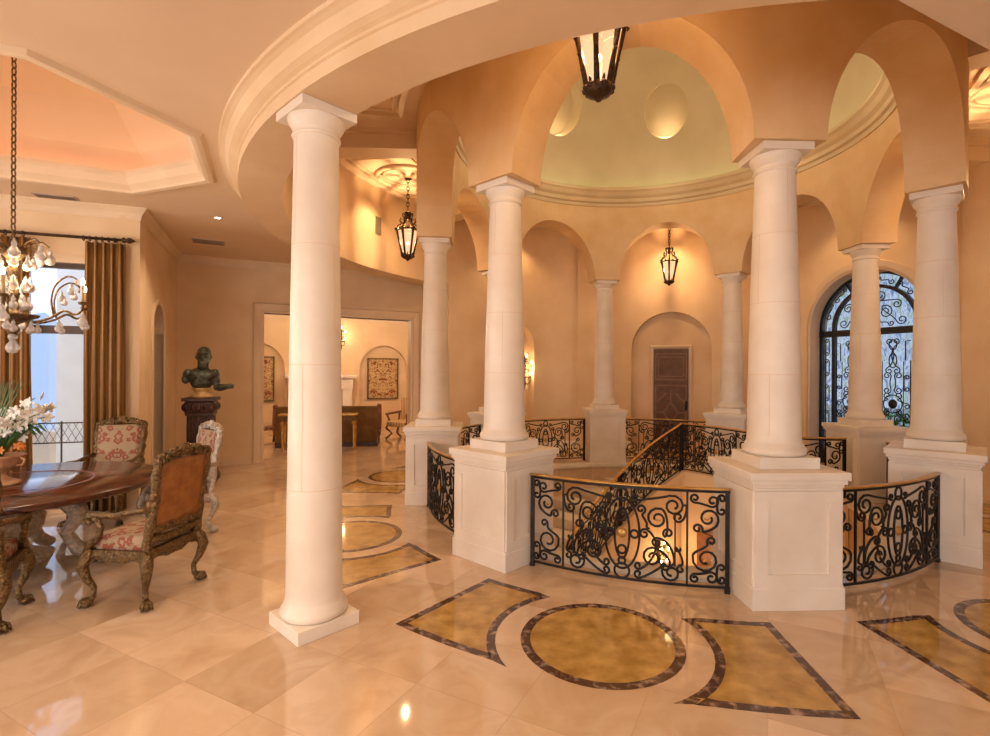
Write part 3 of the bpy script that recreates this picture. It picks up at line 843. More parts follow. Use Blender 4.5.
def pedestal(root):
    b = MB(); b.box((0, 0, .50), (PW*2, PW*2, .86))
    p = b.build('pedestal', STONE, root)
    b = MB(); b.box((0, 0, .085), (PW*2+.045, PW*2+.045, .17)); b.box((0, 0, .178), (PW*2+.03, PW*2+.03, .02)); b.build('base_moulding', STONE, p, bevel=.004)
    b = MB()
    for z0, z1, e in ((.90, .925, .010), (.925, .95, .018), (.95, .985, .034), (.985, 1.045, .050)): b.box((0, 0, (z0+z1)/2), ((PW+e)*2, (PW+e)*2, z1-z0))
    b.build('cap_moulding', STONE, p, bevel=.006)
    for k in range(4):   # sunk panels shown by a raised frame
        b = MB(); fw = .10
        for (x0, x1, z0, z1) in ((-PW+.0, -PW+fw, .17, .90), (PW-fw, PW-.0, .17, .90), (-PW+fw, PW-fw, .17, .27), (-PW+fw, PW-fw, .81, .90)):
            b.box(((x0+x1)/2, -PW-.008, (z0+z1)/2), (x1-x0, .018, z1-z0))
        c, s = math.cos(k*PI/2), math.sin(k*PI/2); b.v = [(x*c-y*s, x*s+y*c, z) for x, y, z in b.v]
        b.build('panel_frame', STONE, p)
clabels = ['front right stone column on a panelled pedestal, the nearest pedestal to the camera',
           'stone column on a pedestal at the right edge, in front of the arched iron window',
           'slimmer-looking stone column standing before the middle of the arched iron window',
           'far stone column on a pedestal just right of the dark panelled door',
           'far stone column on a pedestal just left of the dark panelled door',
           'stone column almost hidden behind the front left column, only its pedestal corner showing',
           'stone column on a pedestal beside the living room doorway, right of the free-standing column',
           'front left stone column on a panelled pedestal at the left end of the foreground railing']
proto = None
for k in range(8):
    a = TH+k*PI/4
    if proto is None:
        proto = empty('column', (*P(RC, a), 0), a); pedestal(proto); column_parts(proto, 1.045, .202, .152, .238); o = proto
    else:
        o = copy_tree(proto); o.location = (*P(RC, a), 0); o.rotation_euler = (0, 0, a)
    tag(o, clabels[k], 'column', 'stone columns around the stairwell')
ca = R(-43.0)
o = empty('column', (-1.36, 3.65, 0), ca, 'large free-standing stone column standing directly on the marble floor under the curved beam', 'column')
column_parts(o, 0, .190, .150, .225)
# ring-end pilaster (light stone) at the living room side
# ================================================================== STAIRCASE
SP = [(4.72, 7.15, 0), (4.15, 7.25, 0), (3.80, 7.75, 0), (3.50, 8.55, 0), (3.10, 9.12, 0), (2.45, 8.75, -.33), (1.80, 8.15, -.70), (1.25, 7.50, -1.06), (.84, 6.9, -1.38), (.45, 6.15, -1.75), (.25, 5.4, -2.1)]
def catmull(pts, n=8):
    out = []; P_ = [Vector(p) for p in pts]; P_ = [P_[0]*2-P_[1]]+P_+[P_[-1]*2-P_[-2]]
    for i in range(1, len(P_)-2):
        for k in range(n):
            t = k/n; a, b_, c, d = P_[i-1:i+3]
            out.append(.5*((2*b_)+(-a+c)*t+(2*a-5*b_+4*c-d)*t*t+(-a+3*b_-3*c+d)*t**3))
    out.append(P_[-2]); return out
land = catmull([Vector(p) for p in SP[:5]], 6); flight = catmull([Vector(p) for p in SP[4:]], 6)
full = land[:-1]+flight
# plaster wall under the stair
def curtain_wall(path, name, zt_off, z0, th, mat):
    vs = []; fs = []; N = len(path)
    for i, p in enumerate(path):
        t = (path[min(i+1, N-1)]-path[max(i-1, 0)]); t.z = 0; t.normalize(); n = Vector((t.y, -t.x, 0))*th/2
        for q in (n, -n):
            vs.append((p.x+q.x, p.y+q.y, z0)); vs.append((p.x+q.x, p.y+q.y, p.z+zt_off))
    for i in range(N-1):
        A, B = i*4, (i+1)*4
        fs += [(A, B, B+1, A+1), (A+2, A+3, B+3, B+2), (A+1, B+1, B+3, A+3)]
    fs += [(0, 1, 3, 2), ((N-1)*4, (N-1)*4+2, (N-1)*4+3, (N-1)*4+1)]
    b = MB(); b.add(vs, fs); return struct(b.build(name, mat))
curtain_wall(full, 'wall_stair', .06, -3.4, .14, PLASTER)
# landing and treads
def to_wall(p, d):
    d = Vector((d.x, d.y)).normalized(); c = Vector((p.x-CX, p.y-CY)); bq = c.dot(d); cc = c.length_squared-WELL**2
    t = -bq+math.sqrt(max(0, bq*bq-cc)); return (p.x+d.x*t, p.y+d.y*t)
poly = [(p.x, p.y) for p in land]
tang = (flight[1]-flight[0]); nl = Vector((tang.y, -tang.x)); nl = nl if nl.y > 0 else -nl
e0 = to_wall(flight[0], nl); a_e = math.atan2(e0[0]-CX, -(e0[1]-CY)); a_s = math.atan2(SP[0][0]-CX, -(SP[0][1]-CY))
poly += [P(WELL, a_e+(a_s-a_e)*i/14) for i in range(15)]
struct(poly_slab('floor_landing', poly, [], -.25, -.002, FLOOR))
nst = 14; b = MB(); L = len(flight)-1
for i in range(nst):
    def at(f): q = f*L; j = min(int(q), L-1); return flight[j].lerp(flight[j+1], q-j)
    p, q = at(i/nst), at((i+1)/nst); z = (p.z+q.z)/2-.05
    d = q-p; n1 = Vector((d.y, -d.x)); n1 = n1 if n1.x*-1+n1.y > 0 else -n1
    w0, w1 = to_wall(p, n1), to_wall(q, n1)
    b.prism([(p.x, p.y), (q.x, q.y), w1, w0], z-.32, z)
struct(b.build('floor_stairs', STONE))
# stair railings
def path_map(path):
    Ls = [0]
    for i in range(1, len(path)): Ls.append(Ls[-1]+(path[i].xy-path[i-1].xy).length)
    def f(s):
        s = max(0, min(Ls[-1], s))
        for i in range(1, len(Ls)):
            if s <= Ls[i]: 
                t = (s-Ls[i-1])/max(1e-9, Ls[i]-Ls[i-1]); return path[i-1].lerp(path[i], t)
        return path[-1]
    return f, Ls[-1]
sr = empty('railing', (3.1, 9.12, 0), 0, 'black scrollwork stair railing with brass handrail climbing diagonally and curving around the landing', 'railing')
fl_f, fl_L = path_map(flight); ld_f, ld_L = path_map(land)
for f, L_, n in ((fl_f, fl_L, 3), (ld_f, ld_L, 2)):
    for i in range(n):
        a0, a1 = L_*i/n, L_*(i+1)/n; hw = (a1-a0)/2-.02; mid_ = (a0+a1)/2
        mf = lambda u, h, f=f, mid_=mid_: tuple((lambda p: (p.x-3.1, p.y-9.12, p.z+h+.04))(f(mid_+u)))
        rail_parts(sr, mf, hw)

# ================================================================== LANTERNS
def chain(b, p0, p1, link=.05, r=.004, w_=.011):
    p0, p1 = Vector(p0), Vector(p1); L_ = (p1-p0).length; n = max(1, int(L_/(link*.78)))
    for i in range(n):
        c = p0.lerp(p1, (i+.5)/n); pts = []
        for k in range(10):
            a = 2*PI*k/10; u = w_*math.cos(a); v = link/2*math.sin(a)
            pts.append((c.x+(u if i % 2 else 0), c.y+(0 if i % 2 else u), c.z+v))
        b.tube(pts, r, 4, closed=True)
def lantern(loc, label, big=1.0):
    """loc is the bottom finial; chain runs to the ceiling"""
    zc = 5.06-loc[2]
    root = empty('lantern', loc, R(12), label, 'lantern', 'hanging iron lanterns around the rotunda')
    n = 6; zb, zt_, rb, rt = .10, .52, .085, .175
    def V(k, r, z): a = 2*PI*k/n; return (r*math.cos(a), r*math.sin(a), z)
    for k in range(n):
        b = MB(); b.add([V(k, rb, zb), V(k+1, rb, zb), V(k+1, rt, zt_), V(k, rt, zt_), V(k, rb-.004, zb), V(k+1, rb-.004, zb), V(k+1, rt-.004, zt_), V(k, rt-.004, zt_)], [(0, 1, 2, 3), (7, 6, 5, 4), (0, 4, 5, 1), (1, 5, 6, 2), (2, 6, 7, 3), (3, 7, 4, 0)])
        b.build('glass_pane', FROST, root)
    b = MB()
    for k in range(n):
        b.tube([V(k, rb, zb-.02), V(k, (rb+rt)/2+.004, (zb+zt_)/2), V(k, rt+.004, zt_+.01)], [.022, .018, .026], 5)
        # leafy tips
        b.tube([V(k, rt, zt_), V(k, rt+.03, zt_+.035), V(k, rt+.045, zt_+.02), V(k, rt+.035, zt_)], [.02, .014, .01, .006], 5)
        for q in (.25, .5, .75):
            b.ball(V(k, rb+(rt-rb)*q+.015, zb+(zt_-zb)*q), .013, 6, 4)
    b.tube([V(k, rt, zt_) for k in range(n)], .014, 5, closed=True)
    b.tube([V(k, rb, zb) for k in range(n)], .014, 5, closed=True)
    b.build('frame', BRONZE, root, merge=False)
    b = MB(); b.lathe([(.001, 0), (.02, .005), (.025, .02), (.05, .035), (.085, .05), (.10, .075), (.10, .10), (.001, .11)], n=18)
    for k in range(12):
        a = 2*PI*k/12; b.ball((.095*math.cos(a), .095*math.sin(a), .085), .022, 6, 5)
        b.tube([(.08*math.cos(a), .08*math.sin(a), .09), (.095*math.cos(a), .095*math.sin(a), .13), (.10*math.cos(a), .10*math.sin(a), .15)], [.014, .010, .004], 5)
    b.build('base_cup', BRONZE, root, merge=False)
    b = MB()
    for k in range(n):   # open crown of curved straps
        b.tube([V(k, rt, zt_), V(k, rt*.95, zt_+.07), V(k, .07, zt_+.13), V(k, .06, zt_+.20), V(k, .085, zt_+.27), V(k, .05, zt_+.31), V(k, .03, zt_+.26)], [.016, .015, .014, .014, .014, .012, .008], 5)
    for k in range(n):
        b.tube([V(k, .09, zt_+.10), V(k, .13, zt_+.16), V(k, .12, zt_+.20), V(k, .09, zt_+.18)], [.010, .014, .012, .006], 5)
        b.ball(V(k, .075, zt_+.28), .022, 6, 5); b.ball(V(k+.5, rt*.88, zt_+.02), .018, 6, 5)
    b.lathe([(.001, zt_+.16), (.035, zt_+.18), (.03, zt_+.22), (.015, zt_+.26), (.03, zt_+.30), (.001, zt_+.34)], n=12)
    b.build('crown', BRONZE, root, merge=False)
    b = MB(); chain(b, (0, 0, zt_+.34), (0, 0, zc), .085, .008, .022); b.build('chain', BRONZE, root, merge=False)
    b = MB(); b.lathe([(.001, zc-.02), (.04, zc-.015), (.07, zc), (.10, zc+.02), (.105, zc+.03), (.001, zc+.04)], n=18); b.build('canopy', BRONZE, root)
    b = MB(); b.ball((0, 0, .30), .022, 10, 8); b.build('bulb', BULB, root)
    return root
la = {7: 'largest iron lantern with glowing panes, its top hidden by the near curved beam',
      5: 'iron lantern hanging on a long chain left of the drum, before the golden curved wall',
      3: 'small far iron lantern hanging over the arched door niche', 1: 'iron lantern over the right-hand walkway'}
for k, lb in la.items():
    a = B0+k*PI/4; x, y = P(4.04, a)
    lantern((x-(.055 if k == 7 else 0), y, 3.66), lb)
    lamp('POINT', 'lantern_light', (x-(.055 if k == 7 else 0), y, 4.02), 120, WARM, .03)

# ================================================================== WALL SCONCES
def sconce(loc, rz, label, scale=1.0, e=8):
    """mounted on a wall behind +Y local; faces -Y"""
    root = empty('wall_sconce', loc, rz, label, 'wall sconce')
    b = MB(); b.box((0, .01*scale, 0), (.07*scale, .02, .55*scale)); b.lathe([(.001, -.36*scale), (.02, -.33*scale), (.03, -.30*scale), (.015, -.26*scale), (.03, -.24*scale)], (0, -.01, 0), 10)
    for k in range(6):
        s = 1 if k % 2 else -1; z = (-.2+.07*k)*scale
        b.tube([(0, 0, z), (s*.06*scale, -.02, z+.03*scale), (s*.09*scale, -.02, z+.0), (s*.06*scale, -.03, z-.02*scale)], [.012, .012, .010, .006], 5)
    b.build('back_plate', BRONZE, root, merge=False)
    for (u, z) in ((-.10, .10), (.10, .10), (-.07, -.10), (.07, -.10), (0, .22)):
        b = MB(); b.tube([(0, -.02, (z-.12)*scale), (u*.6*scale, -.07*scale, (z-.14)*scale), (u*scale, -.11*scale, (z-.08)*scale), (u*scale, -.11*scale, (z-.02)*scale)], .007*scale, 5)
        b.lathe([(.001, 0), (.022*scale, .004), (.026*scale, .018*scale)], (u*scale, -.11*scale, (z-.02)*scale), 10)
        ar = b.build('arm', BRONZE, root, merge=False)
        b = MB(); b.tube([(u*scale, -.11*scale, (z-.015)*scale), (u*scale, -.11*scale, (z+.035)*scale)], .011*scale, 8); b.build('candle', CANDLE, ar)
        b = MB(); b.ball((u*scale, -.11*scale, (z+.06)*scale), (.013*scale, .013*scale, .026*scale), 8, 6); b.build('bulb', BULB, ar)
    lamp('POINT', 'sconce_light', (0, -.25, .05), e, WARM, .05, parent=root)
    return root
x, y = P(5.08, AN, -.14)
sconce((*P(5.085, AN, -.47), 1.80), AN+PI, 'bronze sconce with several lit candles in the arched niche right of the front left column', 1.3, 9)
# sconce on the stair wall below floor level
p = Vector((2.70, 8.82)); 
sconce((2.60, 8.74, -1.35), R(35), 'lit candle sconce below floor level, glimpsed through the foreground railing', 1.0, 10)
x, y = fp(4.95, .0)
sconce((x, y, 2.75), math.atan2(LD.y, LD.x), 'small lit candle sconce on the living room wall, just right of the free-standing column', 1.0, 8)
# door below the landing
b = MB(); b.box((0, 0, 1.25), (.8, .05, 2.5), bev=.006)
for z in (.6, 1.6): b.box((0, -.03, z), (.6, .02, .75), bev=.006)
struct(b.build('door_3', WALNUT, loc=(3.40, 8.36, -3.39), rz=R(-69)))

# ================================================================== FAR DOOR
dd = empty('door_2', (*P(5.0, AD), 0), AD+PI); struct(dd)
b = MB(); b.box((0, -.02, 1.165), (.77, .05, 2.33)); b.build('leaf', DOORWOOD, dd)
def frame_rect(b, x0, x1, z0, z1, y, t=.03, d=.015):
    for (a0, a1, c0, c1) in ((x0, x1, z0, z0+t), (x0, x1, z1-t, z1), (x0, x0+t, z0, z1), (x1-t, x1, z0, z1)):
        b.box(((a0+a1)/2, y, (c0+c1)/2), (a1-a0, d, c1-c0))
b = MB(); frame_rect(b, -.36, .36, 1.60, 2.24, -.055, .035, .035); frame_rect(b, -.29, .29, 1.68, 2.16, -.055, .025, .03)
frame_rect(b, -.36, .36, .12, 1.50, -.055, .035, .035)
def bar(b, p, q, y, t=.02):
    b.tube([(p[0], y, p[1]), (q[0], y, q[1])], t, 4)
dm = [(0, .62), (.17, .85), (0, 1.08), (-.17, .85)]
for i in range(4): bar(b, dm[i], dm[(i+1) % 4], -.055, .024)
for p, q in (((.17, .85), (.34, .85)), ((-.17, .85), (-.34, .85)), ((0, 1.08), (0, 1.30)), ((0, .62), (0, .35)), ((.1, 1.30), (.34, 1.06)), ((-.1, 1.30), (-.34, 1.06)), ((.1, .38), (.34, .64)), ((-.1, .38), (-.34, .64))): bar(b, p, q, -.055, .022)
part(b.build('panel_moulding', DOORWOOD_LIT, dd), 'geometric raised mouldings')
b = MB(); b.box((.34, -.06, 1.02), (.05, .03, .22), bev=.006); b.tube([(.34, -.10, 1.08), (.34, -.11, .98)], .012, 8); b.tube([(.34, -.06, 1.08), (.34, -.11, 1.08)], .008, 8); b.build('door_handle', IRON, dd)
pth = [(.385, 0), (.385, 2.34), (-.385, 2.34), (-.385, 0)]
struct(strip(pth, [(0, 5.05), (0, 4.985), (.02, 4.97), (.06, 4.96), (.085, 4.975), (.085, 5.02)], rp(AD)).build('trim_door', TRIM))

# ================================================================== WINDOW GRILLE
gr = empty('window_grille', (*P(5.06, AW), 0), AW, 'black wrought-iron scroll grille filling the tall arched window', 'grille')
def gl_scroll(pts, name='scroll', rad=.010, closed=False):
    b = MB(); b.tube([(u, 0, z) for u, z in pts], rad, 5, closed=closed); b.build(name, IRON, gr, merge=False)
for cx in (-.36, .36):
    for s in (-1, 1):
        T = lambda pts: [(cx+s*u, z) for u, z in pts]
        gl_scroll(T([(.28, .15), (.28, 2.02), (.20, 2.02), (.20, 2.36), (.28, 2.36)]), 'bar')
        gl_scroll(T([(.17, .15), (.17, 2.0)]), 'bar', .007)
        for z in (.40, .86, 1.62):
            gl_scroll(T(scroll2((.09, z+.13, .065, 200, -1), (.09, z-.13, .065, 160, 1), .9, 1.3, 1.3)))
            gl_scroll(T(scroll2((.225, z+.10, .045, 180, -1), (.225, z-.10, .045, 180, 1), 1.0, 1.2, 1.2)))
        gl_scroll(T(scroll2((.09, 1.40, .06, -90, 1), (.22, 1.22, .05, 90, -1), 1.0)))
        gl_scroll(T(scroll2((.09, 1.10, .06, 90, -1), (.22, 1.05, .045, -90, 1), 1.0)))
        gl_scroll(T(scroll2((.05, 2.36, .055, -60, 1), (.06, 1.84, .06, 60, -1), 1.1)))
    gl_scroll(ring2(cx, 1.25, .15, .16), 'ring', closed=True); gl_scroll(ring2(cx, 2.02, .06, .13), 'ring', closed=True)
    gl_scroll(ring2(cx, 2.30, .06, .09), 'ring', closed=True); gl_scroll(ring2(cx, .62, .05, .09), 'ring', closed=True)
    b = MB(); b.ball((cx, 0, 1.25), (.075, .02, .085), 12, 8); b.build('boss', IRON, gr)
for s in (-1, 1):
    T = lambda pts: [(s*u, z) for u, z in pts]
    gl_scroll(T(scroll2((.24, 2.90, .12, 110, -1), (.50, 2.74, .085, 200, 1), 1.0, 1.5, 1.3)))
    gl_scroll(T(scroll2((.15, 3.20, .09, -90, 1), (.42, 3.02, .08, 90, -1), 1.0, 1.3, 1.3)))
    gl_scroll(T(scroll2((.08, 2.74, .065, 0, 1), (.33, 2.69, .05, 180, 1), 1.0)))
    gl_scroll(T(scroll2((.055, 3.05, .05, 90, 1), (.06, 2.88, .05, -90, -1), 1.0)))
    gl_scroll(T([(.85, .2), (.85, 2.35), (.93, 2.35), (.93, 2.66)]), 'bar')
    for z in (.4, .9, 1.4, 1.9, 2.3): gl_scroll(T(scroll2((.83, z+.12, .045, 180, -1), (.83, z-.12, .045, 180, 1), 1.0)))
    for a_ in (15, 40, 66): gl_scroll(T(scroll2((.83*math.cos(R(a_)), ZS+.83*math.sin(R(a_)), .05, a_+90, 1), (.85*math.cos(R(a_+16)), ZS+.85*math.sin(R(a_+16)), .04, a_-90, 1), 1.0)))

# ================================================================== OUTSIDE
# beyond the arched window
def shrub(loc, r, label, seed):
    rnd = random.Random(seed); b = MB()
    for i in range(420):
        d = Vector((rnd.gauss(0, 1), rnd.gauss(0, 1), rnd.gauss(0, 1))).normalized()*r*rnd.uniform(.55, 1)
        d.z = abs(d.z)*1.3; s = r*.13; t = Vector((rnd.gauss(0, 1), rnd.gauss(0, 1), rnd.gauss(0, 1))).normalized(); u = t.orthogonal().normalized()
        b.add([d+t*s, d+u*s*.5, d-t*s, d-u*s*.5], [(0, 1, 2, 3)])
    root = empty('shrub', loc, 0, label, 'shrub'); b.build('foliage', SHRUB, root, merge=False)
    b = MB(); b.tube([(0, 0, 0), (0, 0, r*.8)], [.05, .02], 6); b.build('stem', DARKWOOD, root)
shrub((*P(7.6, AW+.12), 0), .75, 'green garden shrub seen low through the arched window', 3)
shrub((*P(8.4, AW-.22), 0), .9, 'taller green garden shrub seen through the left half of the arched window', 5)
struct(poly_slab('ground_garden', [P(5.5, AW-.5), P(30, AW-.6), P(30, AW+.6), P(5.5, AW+.5)], [], -.25, -.05, TERRACE))
# beyond the dining window
struct(poly_slab('ground_terrace', [wp(-.1, -.3), wp(1.9, -6), wp(8, -6), wp(8, -.3)], [], -.2, -.02, TERRACE))
def pier(u0, u1, q, name): b = MB(); bx(wp, u0, u1, -q, -q-.5, 0, 4.5, b); return struct(b.build(name, STUCCO))
pier(1.45, 2.15, 3.2, 'wall_terrace_pier')
b = MB(); bx(wp, 1.95, 9, -4, -4.3, -.2, .62, b); struct(b.build('wall_terrace', TERRACE))
tr0 = empty('terrace_railing', (*wp(1.5, -2.4), 0), math.atan2(WD[1], WD[0]), 'dark iron lattice railing on the terrace outside the dining window', 'railing')
b = MB()
for z in (.92, .60, .08): b.tube([(-1.5, 0, z), (.4, 0, z)], .014, 4)
b.build('rail', IRON, tr0)
for i in range(4): b = MB(); b.tube([(-1.5+i*.62, 0, 0), (-1.5+i*.62, 0, .95)], .014, 4); b.build('post', IRON, tr0)
b = MB()
for i in range(18):
    x0 = -1.5+i*.1; b.tube([(x0, 0, .60), (x0+.16, 0, .92)], .004, 4); b.tube([(x0+.16, 0, .60), (x0, 0, .92)], .004, 4)
b.build('lattice', IRON, tr0, merge=False)
b = MB(); N = 40
vs = []
for i in range(N+1):
    a = R(110)+R(80)*i/N; rr = 90; vs.append((rr*math.cos(a), rr*math.sin(a), -20)); vs.append((rr*math.cos(a), rr*math.sin(a), 9+4*math.sin(i*.5)+3*math.sin(i*1.3)))
    vs.append((1.3*rr*math.cos(a), 1.3*rr*math.sin(a), -20))
fs = []
for i in range(N): fs += [(i*3, i*3+3, i*3+4, i*3+1), (i*3+1, i*3+4, i*3+5, i*3+2)]
b.add(vs, fs); o = b.build('hills', HILL); struct(o)

# ================================================================== CURTAINS
def drape(t0, t1, z0, z1, label, folds):
    c = wp((t0+t1)/2, .12); root = empty('curtain', (*c, z0), math.atan2(WD[1], WD[0]), label, 'curtain', 'gold curtains at the dining window')
    W_ = abs(t1-t0)/2; n = folds*12; b = MB(); nz = 16; vs = []; fs = []
    for j in range(nz+1):
        zt = j/nz; z = (z1-z0)*zt; sp = 1+.10*(1-zt)**2
        for i in range(n+1):
            t = i/n; x = -W_+2*W_*t; ph = t*folds*2*PI
            vs.append((x*sp+.006*math.sin(7*zt+ph), -.01-.05*math.sin(ph+.4*math.sin(2*zt+t*5))*(1-.25*zt), z))
    for j in range(nz):
        for i in range(n): fs.append((j*(n+1)+i, j*(n+1)+i+1, (j+1)*(n+1)+i+1, (j+1)*(n+1)+i))
    b.add(vs, fs, True); o = b.build('panel', CURTAIN, root); md = o.modifiers.new('s', 'SOLIDIFY'); md.thickness = .006
    b = MB()
    for i in range(150): z = .02+(z1-z0-.04)*i/150; b.ball((W_*1.0+.004, -.01, z), .009, 6, 4)
    part(b.build('fringe', VELVET, root, merge=False), 'beaded fringe')
    return root
drape(.12, .53, .015, 3.38, 'pleated gold curtain hanging at the right side of the dining window', 5)
drape(1.08, 1.75, .015, 3.38, 'pleated gold curtain behind the chandelier at the left edge', 7)
rod = empty('curtain_rod', (*wp(1.0, .12), 3.43), math.atan2(WD[1], WD[0]), 'dark bronze curtain rod with finial above the dining window', 'curtain rod')
b = MB(); b.tube([(-1.6, 0, 0), (.86, 0, 0)], .018, 10); b.build('pole', BRONZE, rod)
b = MB(); b.lathe([(.018, 0), (.034, .01), (.036, .03), (.02, .045), (.03, .06), (.04, .08), (.03, .105), (.012, .13), (.001, .16)], (.84, 0, 0), 14, M=Matrix.Rotation(PI/2, 3, 'Y')); b.build('finial', BRONZE, rod)
for i in range(14):
    x = (.44+.065*i) if i < 6 else (-.75+.085*(i-6))
    b = MB(); b.tube([(x, .03*math.cos(2*PI*k/14), -.008+.03*math.sin(2*PI*k/14)) for k in range(14)], .006, 5, closed=True); b.build('ring', BRONZE, rod)
for x in (.75, -1.2):
    b = MB(); b.tube([(x, .115, 0), (x, 0, 0)], .012, 8); b.build('bracket', BRONZE, rod)

# ================================================================== DINING FURNITURE
TCX, TCY, TR = -4.42, 4.56, 1.13
tb = empty('dining_table', (TCX, TCY, 0), 0, 'round polished dark wood dining table on a carved silvery base', 'table')
b = MB(); b.lathe([(.001, .72), (TR-.08, .72), (TR-.02, .725), (TR, .74), (TR-.008, .755), (TR, .768), (TR-.012, .78), (.001, .78)], n=96); b.build('tabletop', MAHOG, tb)
b = MB(); b.lathe([(TR*.52, .7801), (TR*.52, .7812), (TR*.55, .7812), (TR*.55, .7801)], n=72, close=True); part(b.build('inlay_ring', WALNUT, tb), 'lighter inlaid ring')
b = MB(); b.lathe([(.001, .08), (.30, .08), (.30, .13), (.16, .18), (.13, .26), (.24, .38), (.26, .48), (.16, .58), (.18, .66), (.34, .72)], n=30); b.build('pedestal', SILVER, tb)
for k in range(4):
    a = R(20)+k*PI/2; c, s = math.cos(a), math.sin(a)
    pts = [(.22, .62), (.42, .60), (.52, .46), (.42, .30), (.50, .16), (.66, .07), (.72, .06)]
    b = MB(); b.tube([(r_*c, r_*s, z) for r_, z in pts], [.06, .075, .07, .055, .06, .06, .04], 10)
    b.ball((.70*c, .70*s, .05), (.07, .07, .05), 10, 8); b.ball((.50*c, .50*s, .50), .08, 10, 8); b.build('leg', SILVER, tb, merge=False)

